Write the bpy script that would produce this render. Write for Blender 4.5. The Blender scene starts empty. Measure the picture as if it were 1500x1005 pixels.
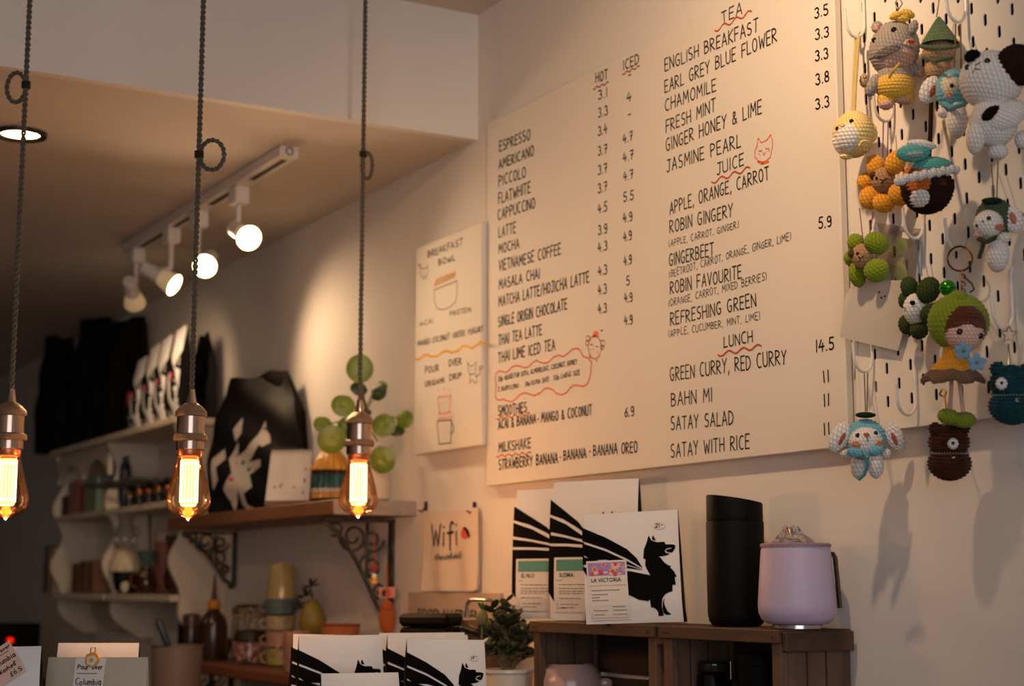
import bpy, math, random
from mathutils import Vector, Matrix
from mathutils.geometry import tessellate_polygon
random.seed(7)
sc = bpy.context.scene
COL = sc.collection
PI = math.pi
# ------------------------------------------------------------------ camera
FPX, WALLD, EYE = 2350.0, 1.36, 1.5
AY = math.radians(29.8); AP = math.atan(355.5 / FPX)
CAM = Vector((0, -WALLD, EYE))
FH = Vector((-math.cos(AY), math.sin(AY), 0)); RT = Vector((math.sin(AY), math.cos(AY), 0)); ZZ = Vector((0, 0, 1))
FW = FH * math.cos(AP) + ZZ * math.sin(AP); UP = -FH * math.sin(AP) + ZZ * math.cos(AP)
camd = bpy.data.cameras.new('camera'); camo = bpy.data.objects.new('camera', camd); COL.objects.link(camo)
mw = Matrix.Identity(4)
for i, v in enumerate((RT, UP, -FW)):
    for j in range(3): mw[j][i] = v[j]
camo.matrix_world = Matrix.Translation(CAM) @ mw
camd.sensor_width = 36; camd.lens = FPX / 1500 * 36; camd.clip_start = .05
camd.dof.use_dof = True; camd.dof.focus_distance = 2.03; camd.dof.aperture_fstop = 4.8
sc.camera = camo
# ------------------------------------------------------------------ world, lamps, exposure
sc.view_settings.view_transform = 'Standard'; sc.view_settings.look = 'None'
sc.view_settings.gamma = 1; sc.view_settings.exposure = 0; sc.view_settings.use_curve_mapping = False
wd = bpy.data.worlds.new('world'); sc.world = wd; wd.use_nodes = True
wb = wd.node_tree.nodes['Background']; wb.inputs[0].default_value = (.62, .78, 1, 1); wb.inputs[1].default_value = .3
def lamp(kind, name, loc, target, energy, color, **kw):
    l = bpy.data.lights.new(name, kind); l.energy = energy; l.color = color
    for k, v in kw.items(): setattr(l, k, v)
    o = bpy.data.objects.new(name, l); COL.objects.link(o); o.location = loc
    o.rotation_euler = (Vector(target) - Vector(loc)).to_track_quat('-Z', 'Y').to_euler(); return o
WARM = (1, .655, .37)
# daylight through the shop window behind the camera
lamp('AREA', 'window_daylight', (1.3, -1.9, 1.75), (-3, -.7, 1.75), 28, (.95, .93, .94), size=2.2, shape='RECTANGLE', size_y=1.7)
# spots of the upper ceiling above the menu wall, out of view
lamp('SPOT', 'ceiling_spot_light', (-1.28, -.52, 2.5), (-1.80, 0, 1.98), 27, WARM, spot_size=math.radians(100), spot_blend=1, shadow_soft_size=.022)
# added warm fill lamps under the low ceiling, unseen, without fixtures
lamp('SPOT', 'downlight_and_fill_light', (-3.9, -1.5, 2.29), (-3.9, -1.1, 0), 9, WARM, spot_size=math.radians(150), spot_blend=.9, shadow_soft_size=.05)
lamp('SPOT', 'downlight_and_fill_light', (-5.2, -1.3, 2.29), (-5.2, -.9, 0), 1.5, WARM, spot_size=math.radians(150), spot_blend=.9, shadow_soft_size=.05)
# ------------------------------------------------------------------ pixel -> point helpers
def ray(x, y): return FW + RT * ((x - 750) / FPX) + UP * ((502.5 - y) / FPX)
def W(x, y, s=0.0):
    d = ray(x, y); return CAM + d * ((-s - CAM.y) / d.y)
def OZ(x, y, z):
    d = ray(x, y); return CAM + d * ((z - CAM.z) / d.z)
def DP(x, y, dep): return CAM + ray(x, y) * dep
def dep(p): return (p - CAM).dot(FW)
YAWC = PI / 2 - AY
# ------------------------------------------------------------------ materials
def lin(h):
    h = h.lstrip('#'); c = [int(h[i:i + 2], 16) / 255 for i in (0, 2, 4)]
    return tuple((x / 12.92 if x <= .04045 else ((x + .055) / 1.055) ** 2.4) for x in c) + (1,)
MATS = {}
def mat(name, col, rough=.6, metal=0, emis=None, est=0, trans=0, spec=None, noise=0, nscale=20, bump=0, bscale=60, stretch=None, ior=None, alpha=None, sheen=0, col2=None):
    if name in MATS: return MATS[name]
    m = bpy.data.materials.new(name); m.use_nodes = True; N = m.node_tree.nodes; L = m.node_tree.links
    p = N['Principled BSDF']; c = lin(col)
    p.inputs['Base Color'].default_value = c; p.inputs['Roughness'].default_value = rough; p.inputs['Metallic'].default_value = metal
    if emis: p.inputs['Emission Color'].default_value = lin(emis); p.inputs['Emission Strength'].default_value = est
    if trans: p.inputs['Transmission Weight'].default_value = trans
    if ior: p.inputs['IOR'].default_value = ior
    if alpha is not None: p.inputs['Alpha'].default_value = alpha
    if spec is not None: p.inputs['Specular IOR Level'].default_value = spec
    if sheen: p.inputs['Sheen Weight'].default_value = sheen; p.inputs['Sheen Roughness'].default_value = .5
    if noise or bump:
        tc = N.new('ShaderNodeTexCoord'); mp = N.new('ShaderNodeMapping'); L.new(tc.outputs['Object'], mp.inputs[0])
        if stretch: mp.inputs['Scale'].default_value = stretch
    if noise:
        n = N.new('ShaderNodeTexNoise'); n.inputs['Scale'].default_value = nscale; n.inputs['Detail'].default_value = 5
        L.new(mp.outputs[0], n.inputs['Vector'])
        r = N.new('ShaderNodeValToRGB'); r.color_ramp.elements[0].position = .3; r.color_ramp.elements[1].position = .7
        c2 = lin(col2) if col2 else tuple(x * (1 - noise) for x in c[:3]) + (1,)
        r.color_ramp.elements[0].color = c2; r.color_ramp.elements[1].color = c
        L.new(n.outputs[0], r.inputs[0]); L.new(r.outputs[0], p.inputs['Base Color'])
    if bump:
        n2 = N.new('ShaderNodeTexNoise'); n2.inputs['Scale'].default_value = bscale; n2.inputs['Detail'].default_value = 4
        L.new(mp.outputs[0], n2.inputs['Vector'])
        b = N.new('ShaderNodeBump'); b.inputs['Strength'].default_value = bump; b.inputs['Distance'].default_value = .002
        L.new(n2.outputs[0], b.inputs['Height']); L.new(b.outputs[0], p.inputs['Normal'])
    MATS[name] = m; return m
def knit(name, col, fuzz=0):
    key = 'yarn_' + name
    if key in MATS: return MATS[key]
    m = mat(key, col, rough=.95, sheen=0 if max(lin(col)[:3]) < .1 else .12, spec=.1); N = m.node_tree.nodes; L = m.node_tree.links; p = N['Principled BSDF']
    uv = N.new('ShaderNodeUVMap'); sp = N.new('ShaderNodeSeparateXYZ'); L.new(uv.outputs[0], sp.inputs[0])
    def M(op, a, b=None):
        n = N.new('ShaderNodeMath'); n.operation = op
        for i, q in enumerate((a, b)):
            if q is None: continue
            if isinstance(q, (int, float)): n.inputs[i].default_value = q
            else: L.new(q, n.inputs[i])
        return n.outputs[0]
    u, v = sp.outputs[0], sp.outputs[1]
    row = M('FLOOR', v)
    u2 = M('ADD', u, M('MULTIPLY', row, .5))
    fv = M('ABSOLUTE', M('SINE', M('MULTIPLY', v, PI)))
    fu = M('ABSOLUTE', M('SINE', M('MULTIPLY', M('ADD', u2, M('MULTIPLY', M('FRACT', v), .35)), PI)))
    h = M('MULTIPLY', M('POWER', fv, .4), M('POWER', fu, .5))
    nz = N.new('ShaderNodeTexNoise'); nz.inputs['Scale'].default_value = 900; tc = N.new('ShaderNodeTexCoord'); L.new(tc.outputs['Object'], nz.inputs['Vector'])
    h2 = M('ADD', h, M('MULTIPLY', nz.outputs[0], .5))
    b = N.new('ShaderNodeBump'); b.inputs['Strength'].default_value = 1; b.inputs['Distance'].default_value = .0011
    L.new(h2, b.inputs['Height']); L.new(b.outputs[0], p.inputs['Normal'])
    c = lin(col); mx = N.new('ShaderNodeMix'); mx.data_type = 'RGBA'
    mx.inputs[6].default_value = tuple(x * .62 for x in c[:3]) + (1,); mx.inputs[7].default_value = c  # darker yarn colour between stitches: crevice shade painted in
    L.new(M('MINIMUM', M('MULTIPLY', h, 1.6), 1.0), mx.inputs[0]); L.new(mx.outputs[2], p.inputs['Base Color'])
    return m
def fluffy(name, col):
    return mat('plush_' + name, col, rough=1, sheen=.1, noise=.6, nscale=130, bump=1, bscale=300, spec=.02)
# ------------------------------------------------------------------ mesh builder
PM = {}
def ensure(M): return M if M is not None else Matrix.Identity(4)
class B:
    def __init__(s, M=None): s.v = []; s.f = []; s.uv = []; s.M = M
    def add(s, vs, fs, uvs=None):
        o = len(s.v)
        s.v += [s.M @ Vector(p) if s.M is not None else Vector(p) for p in vs]
        for k, f in enumerate(fs):
            s.f.append([i + o for i in f]); s.uv.append(uvs[k] if uvs else None)
        return s
    def box(s, a, b):
        x0, y0, z0 = a; x1, y1, z1 = b
        vs = [(x, y, z) for x in (x0, x1) for y in (y0, y1) for z in (z0, z1)]
        return s.add(vs, [(0, 1, 3, 2), (4, 6, 7, 5), (0, 4, 5, 1), (2, 3, 7, 6), (0, 2, 6, 4), (1, 5, 7, 3)])
    def cbox(s, c, d, c2=0):
        """box with its edges chamfered by c2"""
        x, y, z = c; a, b, e = d[0] / 2, d[1] / 2, d[2] / 2
        if not c2: return s.box((x - a, y - b, z - e), (x + a, y + b, z + e))
        q = c2; vs = []; idx = {}
        for sx in (-1, 1):
            for sy in (-1, 1):
                for sz in (-1, 1):
                    for ax in range(3):
                        p = [sx * (a - q), sy * (b - q), sz * (e - q)]
                        p[ax] = (sx * a, sy * b, sz * e)[ax]
                        idx[(sx, sy, sz, ax)] = len(vs); vs.append((x + p[0], y + p[1], z + p[2]))
        I = lambda *k: idx[k]; fs = []
        for t in (-1, 1):
            fs.append([I(t, -1, -1, 0), I(t, 1, -1, 0), I(t, 1, 1, 0), I(t, -1, 1, 0)])
            fs.append([I(-1, t, -1, 1), I(1, t, -1, 1), I(1, t, 1, 1), I(-1, t, 1, 1)])
            fs.append([I(-1, -1, t, 2), I(1, -1, t, 2), I(1, 1, t, 2), I(-1, 1, t, 2)])
        for s1 in (-1, 1):
            for s2 in (-1, 1):
                fs.append([I(s1, s2, -1, 0), I(s1, s2, 1, 0), I(s1, s2, 1, 1), I(s1, s2, -1, 1)])
                fs.append([I(s1, -1, s2, 0), I(s1, 1, s2, 0), I(s1, 1, s2, 2), I(s1, -1, s2, 2)])
                fs.append([I(-1, s1, s2, 1), I(1, s1, s2, 1), I(1, s1, s2, 2), I(-1, s1, s2, 2)])
                for s3 in (-1, 1): fs.append([I(s1, s2, s3, 0), I(s1, s2, s3, 1), I(s1, s2, s3, 2)])
        return s.add(vs, fs)
    def lathe(s, prof, c=(0, 0, 0), n=32, rmod=None, cap=True):
        vs = []; fs = []
        for (r, z) in prof:
            for i in range(n):
                a = 2 * PI * i / n; q = r * (rmod(a, z) if rmod else 1)
                vs.append((c[0] + q * math.cos(a), c[1] + q * math.sin(a), c[2] + z))
        for k in range(len(prof) - 1):
            for i in range(n):
                j = (i + 1) % n
                fs.append((k * n + i, k * n + j, (k + 1) * n + j, (k + 1) * n + i))
        if cap:
            if prof[0][0] > 1e-6: fs.append(tuple(range(n))[::-1])
            if prof[-1][0] > 1e-6: fs.append(tuple((len(prof) - 1) * n + i for i in range(n)))
        return s.add(vs, fs)
    def tube(s, path, r, n=8, closed=False):
        P = [Vector(p) for p in path]; m = len(P); vs = []; fs = []; prev = None
        for i, p in enumerate(P):
            t = (P[(i + 1) % m] - P[i - 1]) if closed else (P[min(i + 1, m - 1)] - P[max(i - 1, 0)])
            t = t.normalized() if t.length > 1e-9 else Vector((0, 0, 1))
            if prev is None: nn = t.orthogonal().normalized()
            else:
                nn = prev - t * prev.dot(t); nn = nn.normalized() if nn.length > 1e-6 else t.orthogonal().normalized()
            prev = nn; bn = t.cross(nn); rr = r[i] if isinstance(r, (list, tuple)) else r
            for k in range(n):
                a = 2 * PI * k / n; vs.append(p + nn * (rr * math.cos(a)) + bn * (rr * math.sin(a)))
        for i in range(m if closed else m - 1):
            j = (i + 1) % m
            for k in range(n):
                l = (k + 1) % n; fs.append((i * n + k, i * n + l, j * n + l, j * n + k))
        if not closed: fs.append(tuple(range(n))[::-1]); fs.append(tuple((m - 1) * n + k for k in range(n)))
        return s.add(vs, fs)
    def ell(s, c, ax, ay, az, n=28, m=16, st=0.0034, cut=None):
        """ellipsoid with half axes ax, ay, az (az = pole axis); uv counts stitches"""
        c = Vector(c); vs = []; fs = []; uv = []
        rr = (ax.length + ay.length) / 2; nr = max(3, round(PI * (rr + az.length) / 2 / st)); ns = max(6, round(2 * PI * rr / st))
        for j in range(m + 1):
            t = PI * j / m
            for i in range(n):
                a = 2 * PI * i / n
                vs.append(c + ax * (math.sin(t) * math.cos(a)) + ay * (math.sin(t) * math.sin(a)) + az * math.cos(t))
        for j in range(m):
            for i in range(n):
                k = (i + 1) % n
                fs.append((j * n + i, (j + 1) * n + i, (j + 1) * n + k, j * n + k))
                u0, u1 = ns * i / n, ns * (i + 1) / n; v0, v1 = nr * j / m, nr * (j + 1) / m
                uv.append(((u0, v0), (u0, v1), (u1, v1), (u1, v0)))
        return s.add(vs, fs, uv)
    def yarn(s, c, ax, ay, az, st=0.0034, amp=.0009):
        """crocheted ellipsoid: every stitch is a small raised bump"""
        c = Vector(c); rr = (ax.length + ay.length) / 2; nr = max(5, round(PI * (rr + az.length) / 2 / st)); ns = max(10, round(2 * PI * rr / st)); q = 3
        n, m = ns * q, nr * q; vs = []; fs = []; uv = []
        for j in range(m + 1):
            t = PI * j / m; v = j / q; row = int(min(v, nr - 1e-6)); fv = abs(math.sin(PI * v)); stt, ct = math.sin(t), math.cos(t)
            for i in range(n):
                a = 2 * PI * i / n; u = i / q + .5 * (row % 2) + .35 * (v - row)
                h = (fv ** .7) * (.35 + .65 * abs(math.sin(PI * u)) ** .6)
                p = ax * (stt * math.cos(a)) + ay * (stt * math.sin(a)) + az * ct
                vs.append(c + p * (1 + amp * (h - .55) / max(p.length, 1e-4)))
        for j in range(m):
            for i in range(n):
                k = (i + 1) % n; fs.append((j * n + i, (j + 1) * n + i, (j + 1) * n + k, j * n + k)); u0, u1, v0, v1 = i / q, (i + 1) / q, j / q, (j + 1) / q; uv.append(((u0, v0), (u0, v1), (u1, v1), (u1, v0)))
        return s.add(vs, fs, uv)
    def sph(s, c, r, n=14, m=8): return s.ell(c, Vector((r, 0, 0)), Vector((0, r, 0)), Vector((0, 0, r)), n, m)
    def prism(s, poly, d, f):
        """poly: 2-D outline, f(x,y)->point, d: extrusion vector"""
        d = Vector(d); vs = [Vector(f(*p)) for p in poly]; n = len(vs)
        tri = tessellate_polygon([[Vector((p[0], p[1], 0)) for p in poly]])
        fs = [tuple(t) for t in tri] + [tuple(i + n for i in t)[::-1] for t in tri]
        fs += [(i, (i + 1) % n, (i + 1) % n + n, i + n) for i in range(n)]
        return s.add(vs + [v + d for v in vs], fs)
    def decal(s, poly, f, mx=None):
        """flat print: 2-D outline laid onto the surface f(x,y), split finer than mx"""
        P = [Vector((p[0], p[1], 0)) for p in poly]
        T = [tuple((P[i].x, P[i].y) for i in t) for t in tessellate_polygon([P])]
        if mx:
            out = []; st = T
            while st:
                t = st.pop(); e = [math.dist(t[i], t[(i + 1) % 3]) for i in range(3)]; k = e.index(max(e))
                if e[k] > mx:
                    a, b, c = t[k], t[(k + 1) % 3], t[(k + 2) % 3]; m_ = ((a[0] + b[0]) / 2, (a[1] + b[1]) / 2)
                    st += [(a, m_, c), (m_, b, c)]
                else: out.append(t)
            T = out
        for t in T: s.add([f(*p) for p in t], [(0, 1, 2)])
        return s
    def stroke(s, pts, w, f, wy=None):
        """pen line of width w through 2-D points, laid onto f(x,y)"""
        for i in range(len(pts) - 1):
            (x0, y0), (x1, y1) = pts[i], pts[i + 1]; dx, dy = x1 - x0, y1 - y0; l = math.hypot(dx, dy)
            if l < 1e-9: continue
            nx, ny = -dy / l * w / 2, dx / l * w / 2
            s.add([f(x0 + nx, y0 + ny), f(x0 - nx, y0 - ny), f(x1 - nx, y1 - ny), f(x1 + nx, y1 + ny)], [(0, 1, 2, 3)])
        for (x, y) in pts:
            s.add([f(x + w / 2 * math.cos(a * PI / 3), y + w / 2 * math.sin(a * PI / 3)) for a in range(6)], [tuple(range(6))])
        return s
    def build(s, name, m, parent=None, world=True, smooth=True, kind=None, label=None):
        me = bpy.data.meshes.new(name); vs = s.v
        if parent is not None and world:
            inv = PM[parent.name].inverted(); vs = [inv @ v for v in vs]
        me.from_pydata([tuple(v) for v in vs], [], s.f)
        if any(s.uv):
            ul = me.uv_layers.new(name='UVMap'); k = 0
            for f, u in zip(s.f, s.uv):
                for q in range(len(f)):
                    if u: ul.data[k].uv = u[q]
                    k += 1
        me.materials.append(m)
        o = bpy.data.objects.new(name, me); COL.objects.link(o)
        if parent is not None: o.parent = parent; PM[o.name] = PM[parent.name]
        else: PM[o.name] = Matrix.Identity(4)
        if smooth:
            me.shade_smooth(); me.set_sharp_from_angle(angle=math.radians(40))
        if kind: o['kind'] = kind
        if label: o['label'] = label
        return o
def tag(o, label, cat, group=None):
    o['label'] = label; o['category'] = cat
    if group: o['group'] = group
    return o
def thing(name, label, cat, loc, rotz=0, group=None):
    o = bpy.data.objects.new(name, None); COL.objects.link(o); o.empty_display_size = .02
    o.location = loc; o.rotation_euler = (0, 0, rotz)
    PM[o.name] = Matrix.Translation(Vector(loc)) @ Matrix.Rotation(rotz, 4, 'Z')
    return tag(o, label, cat, group)
def struct(o): o['kind'] = 'structure'; return o
# ------------------------------------------------------------------ pen lettering
def arc(cx, cy, rx, ry, a0, a1, n=8): return [(cx + rx * math.cos(math.radians(a0 + (a1 - a0) * i / n)), cy + ry * math.sin(math.radians(a0 + (a1 - a0) * i / n))) for i in range(n + 1)]
O_ = arc(.25, .5, .24, .5, 90, 450, 12)
G = {
 'A': (.5, [[(0, 0), (.25, 1), (.5, 0)], [(.09, .33), (.42, .36)]]),
 'B': (.45, [[(0, 0), (0, 1)] + arc(.1, .77, .28, .23, 90, -90, 6) + [(0, .54)], [(.1, .54)] + arc(.12, .27, .32, .27, 90, -90, 6) + [(0, 0)]]),
 'C': (.48, [arc(.3, .5, .28, .5, 60, 300, 9)]),
 'D': (.48, [[(0, 0), (0, 1)] + arc(.08, .5, .38, .5, 90, -90, 8) + [(0, 0)]]),
 'E': (.4, [[(.4, 1), (0, 1), (0, 0), (.4, 0)], [(0, .52), (.34, .52)]]),
 'F': (.4, [[(.4, 1), (0, 1), (0, 0)], [(0, .52), (.34, .52)]]),
 'G': (.5, [arc(.28, .5, .27, .5, 55, 300, 9) + [(.46, .2), (.46, .45), (.27, .45)]]),
 'H': (.46, [[(0, 0), (0, 1)], [(.46, 0), (.46, 1)], [(0, .5), (.46, .52)]]),
 'I': (.04, [[(.02, 0), (.02, 1)]]),
 'J': (.4, [[(.05, 1), (.4, 1)], [(.28, 1), (.28, .2)] + arc(.15, .18, .13, .18, 0, -160, 5)]),
 'K': (.45, [[(0, 0), (0, 1)], [(.42, 1), (0, .48), (.45, 0)]]),
 'L': (.38, [[(0, 1), (0, 0), (.38, .02)]]),
 'M': (.56, [[(0, 0), (.05, 1), (.28, .35), (.51, 1), (.56, 0)]]),
 'N': (.46, [[(0, 0), (0, 1), (.46, 0), (.46, 1)]]),
 'O': (.5, [O_]), 'Q': (.5, [O_, [(.3, .2), (.5, -.05)]]),
 'P': (.44, [[(0, 0), (0, 1)] + arc(.1, .74, .32, .26, 90, -90, 6) + [(0, .48)]]),
 'R': (.46, [[(0, 0), (0, 1)] + arc(.1, .76, .3, .24, 90, -90, 6) + [(0, .52), (.46, 0)]]),
 'S': (.44, [arc(.23, .75, .2, .25, 50, 250, 6) + arc(.21, .26, .21, .26, 70, -140, 6)]),
 'T': (.46, [[(0, 1), (.46, 1)], [(.23, 1), (.23, 0)]]),
 'U': (.46, [[(0, 1), (0, .25)] + arc(.23, .25, .23, .25, 180, 360, 6) + [(.46, 1)]]),
 'V': (.46, [[(0, 1), (.23, 0), (.46, 1)]]),
 'W': (.62, [[(0, 1), (.14, 0), (.31, .7), (.48, 0), (.62, 1)]]),
 'X': (.46, [[(0, 1), (.46, 0)], [(.46, 1), (0, 0)]]),
 'Y': (.46, [[(0, 1), (.23, .5), (.46, 1)], [(.23, .5), (.2, 0)]]),
 'Z': (.44, [[(0, 1), (.44, 1), (0, 0), (.44, 0)]]),
 '0': (.46, [arc(.23, .5, .22, .5, 90, 450, 12)]), '1': (.06, [[(.03, 0), (.03, 1)]]),
 '2': (.4, [arc(.2, .76, .19, .24, 160, -30, 6) + [(0, 0), (.4, 0)]]),
 '3': (.42, [arc(.2, .76, .19, .24, 150, -80, 6) + arc(.2, .26, .22, .27, 80, -150, 7)]),
 '4': (.46, [[(.2, 1), (0, .38), (.46, .42)], [(.34, .7), (.3, 0)]]),
 '5': (.42, [[(.4, 1), (.08, 1), (.04, .56)] + arc(.19, .29, .22, .3, 110, -140, 8)]),
 '6': (.42, [[(.32, 1), (.06, .5)] + arc(.21, .27, .2, .27, 170, 530, 10)]),
 '7': (.42, [[(0, .95), (.42, 1), (.2, 0)], [(.12, .52), (.42, .56)]]),
 '8': (.4, [arc(.2, .76, .16, .24, 270, -90, 8), arc(.2, .26, .2, .26, 90, 450, 8)]),
 '9': (.42, [arc(.2, .72, .19, .27, 0, 360, 9) + [(.39, .3)] + arc(.2, .2, .18, .2, 0, -130, 4)]),
 '.': (.08, [[(.04, 0), (.05, .05)]]), ',': (.1, [[(.08, .08), (.03, -.16)]]), '-': (.3, [[(.02, .45), (.28, .48)]]),
 '/': (.36, [[(0, -.1), (.36, 1.1)]]), "'": (.08, [[(.04, 1), (.03, .8)]]), '*': (.12, [[(.06, .45), (.06, .5)]]),
 '(': (.16, [arc(.2, .5, .18, .62, 125, 235, 5)]), ')': (.16, [arc(-.04, .5, .18, .62, 55, -55, 5)]),
 '&': (.5, [[(.5, 0), (.1, .72), (.16, .95), (.32, .9), (.3, .68), (.04, .34), (.08, .05), (.28, 0), (.46, .36)]]),
 '@': (.6, [arc(.3, .4, .12, .2, 0, 360, 8), arc(.3, .4, .28, .45, -40, 300, 10)]),
 ' ': (.3, []), '£': (.42, [[(.38, .85), (.24, 1), (.14, .8), (.16, .3), (0, 0), (.4, 0)], [(.02, .48), (.3, .48)]]),
 'a': (.38, [arc(.18, .3, .17, .3, 30, 390, 8), [(.36, .6), (.37, 0)]]), 'b': (.38, [[(0, 1), (.02, 0)], arc(.18, .3, .17, .3, 200, 540, 8)]),
 'c': (.34, [arc(.2, .3, .18, .3, 50, 310, 7)]), 'd': (.38, [arc(.18, .3, .17, .3, 0, 360, 8), [(.36, 1), (.37, 0)]]),
 'e': (.36, [[(.02, .32), (.34, .36)] + arc(.19, .3, .17, .3, 20, 310, 7)]), 'f': (.36, [[(.36, .95), (.26, 1.06), (.16, .9), (.17, -.25)], [(0, .52), (.34, .56)]]),
 'h': (.36, [[(0, 1), (0, 0)], [(0, .4), (.18, .6), (.34, .45), (.35, 0)]]), 'i': (.06, [[(.03, .6), (.03, 0)], [(.03, .86), (.035, .9)]]),
 'l': (.06, [[(.03, 1), (.03, 0)]]), 'm': (.56, [[(0, .6), (0, 0)], [(0, .42), (.14, .6), (.27, .45), (.27, 0)], [(.27, .42), (.42, .6), (.54, .45), (.55, 0)]]),
 'n': (.36, [[(0, .6), (0, 0)], [(0, .42), (.18, .6), (.34, .45), (.35, 0)]]), 'o': (.38, [arc(.19, .3, .18, .3, 90, 450, 9)]),
 'p': (.36, [[(0, .6), (0, -.35)], arc(.18, .3, .17, .3, 200, 540, 8)]), 'r': (.28, [[(0, .6), (0, 0)], [(0, .4), (.14, .6), (.27, .56)]]),
 's': (.3, [[(.28, .52), (.15, .6), (.03, .48), (.26, .18), (.14, 0), (0, .08)]]), 't': (.3, [[(.14, .95), (.14, .08), (.28, .02)], [(0, .62), (.3, .64)]]),
 'u': (.36, [[(0, .6), (.02, .1), (.16, 0), (.34, .15), (.35, .6)], [(.35, .6), (.36, 0)]]), 'v': (.34, [[(0, .6), (.16, 0), (.34, .6)]]),
 'w': (.5, [[(0, .6), (.12, 0), (.25, .5), (.38, 0), (.5, .6)]]), 'x': (.32, [[(0, .6), (.32, 0)], [(.3, .6), (0, 0)]]),
}
def text_lines(t, x0, y0, x1, y1, h, h1=None, jit=.03, gap=.2, rnd=None):
    """pen strokes of t in a plane: from (x0,y0) to (x1,y1), letter height h -> h1"""
    rnd = rnd or random; h1 = h1 or h
    tot = sum(G[c][0] + gap for c in t) - gap; x = 0; out = []
    ux, uy = (x1 - x0) / tot, (y1 - y0) / tot
    for c in t:
        w, st = G[c]; dy = rnd.uniform(-jit, jit); sh = rnd.uniform(-jit, jit); sy = 1 + rnd.uniform(-jit, jit) * 1.5
        for pl in st:
            out.append([(x0 + ux * (x + px + sh * py), y0 + uy * (x + px) + (h + (h1 - h) * (x / tot)) * (py * sy + dy)) for (px, py) in pl])
        x += w + gap
    return out
def squiggle(x0, y0, x1, y1, amp, waves, n=None):
    n = n or waves * 8
    return [(x0 + (x1 - x0) * i / n, y0 + (y1 - y0) * i / n + amp * math.sin(2 * PI * waves * i / n)) for i in range(n + 1)]
BF = bpy.data.curves.new('printed_letters', 'FONT')
def printed(b, t, f, x, y, h, bold=.0, ext=1.0):
    """printed sans letters from Blender's own font, baseline (x,y), letter height h, laid onto f"""
    cu = bpy.data.curves.new('t', 'FONT'); cu.body = t; cu.size = h * 1.38; cu.offset = bold; cu.resolution_u = 2
    o = bpy.data.objects.new('t', cu); COL.objects.link(o); dg = bpy.context.evaluated_depsgraph_get()
    me = bpy.data.meshes.new_from_object(o.evaluated_get(dg))
    vs = [f(x + v.co.x * ext, y + v.co.y) for v in me.vertices]; b.add(vs, [tuple(p.vertices) for p in me.polygons])
    bpy.data.objects.remove(o); bpy.data.meshes.remove(me); bpy.data.curves.remove(cu); return b
# ================================================================== SETTING
PAINT = mat('wall_paint', 'd9d2cb', rough=.75, noise=.04, nscale=3, bump=.12, bscale=35, spec=.3)
CEILP = mat('ceiling_paint', 'cfc6bd', rough=.85, noise=.05, nscale=2, bump=.08, bscale=25, spec=.2)
BULKP = mat('bulkhead_paint', 'ddd8d2', rough=.8, noise=.03, nscale=2, bump=.1, bscale=30)
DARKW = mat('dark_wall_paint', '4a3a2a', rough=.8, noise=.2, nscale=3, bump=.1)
ZL, ZU, XB = 2.306, 2.544, -2.5
def st(name, a, b, m): return struct(B().box(a, b).build(name, m, smooth=False))
st('wall_right', (-7.2, 0, 0), (1.6, .15, 2.75), PAINT)
st('ceiling', (XB, -3.6, ZU), (1.6, 0, ZU + .1), CEILP)
st('ceiling_low', (-7.2, -3.6, ZL), (XB - .02, 0, ZL + .1), CEILP)
st('trim_1', (XB - .02, -3.6, ZL), (XB, 0, ZU + .1), BULKP)
st('floor', (-7.2, -3.6, -.1), (1.6, .15, 0), mat('floor_boards', '6b4c33', rough=.5, noise=.3, nscale=6, stretch=(1, 12, 1)))
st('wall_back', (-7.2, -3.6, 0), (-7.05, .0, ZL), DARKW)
st('wall_left', (-7.2, -3.75, 0), (1.6, -3.6, 2.75), PAINT)
wf = B(); wf.box((1.45, -3.6, 0), (1.6, 0, .85)); wf.box((1.45, -3.6, 2.5), (1.6, 0, 2.75)); wf.box((1.45, -3.6, .85), (1.6, -3.05, 2.5)); wf.box((1.45, -.75, .85), (1.6, 0, 2.5))
struct(wf.build('wall_front', PAINT, smooth=False))
wn = B()
for y in (-3.05, -1.93, -.81): wn.box((1.5, y, .85), (1.55, y + .06, 2.5))
for z in (.85, 2.44): wn.box((1.5, -3.05, z), (1.55, -.75, z + .06))
struct(wn.build('window_1', mat('window_frame', '3a3632', rough=.5), smooth=False))

# ================================================================== MENU WALL
INK = mat('black_pen_ink', '17120f', rough=.7)
ORG = mat('orange_pen_ink', 'e5632c', rough=.7)
YEL = mat('yellow_pen_ink', 'f2b423', rough=.7)
BOARDM = mat('menu_board_white', 'd8cfc4', rough=.7, noise=.03, nscale=5, bump=.05, bscale=200)
SM = .014
def onwall(s): return lambda x, z: (x, -s, z)
mb = thing('menu_board', 'large white menu board hand-lettered in black pen on the wall', 'menu board', (-1.97, -.002, 1.67))
MT = 2.32
B().cbox((-1.977, -SM / 2 - .001, (1.67 + MT) / 2), (2.44 - 1.514, SM - .002, MT - 1.67), .0015).build('board', BOARDM, mb, smooth=False)
def wp(x, y, s=SM): p = W(x, y, s); return p.x, p.z
def kk(x, y, s=SM): return dep(W(x, y, s)) / FPX
def wtext(b, t, xy0, xy1, hpx, s=SM, pw=2.0, jit=.03, hp1=None):
    x0, z0 = wp(*xy0, s); x1, z1 = wp(*xy1, s); h = hpx * kk(*xy0, s); h1 = (hp1 or hpx) * kk(*xy1, s) if hp1 else h
    for l in text_lines(t, x0, z0, x1, z1, h, h1, jit): b.stroke(l, pw * kk(*xy0, s), onwall(s + .0004))
def Z2(l): return [(710 + a / 2.956, 60 + b_ / 2.956) for a, b_ in l]
def Z3(l): return [(710 + a / 2.956, 380 + b_ / 2.956) for a, b_ in l]
def Z4(l): return [(950 + a / 2.955, b_ / 2.955) for a, b_ in l]
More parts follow.
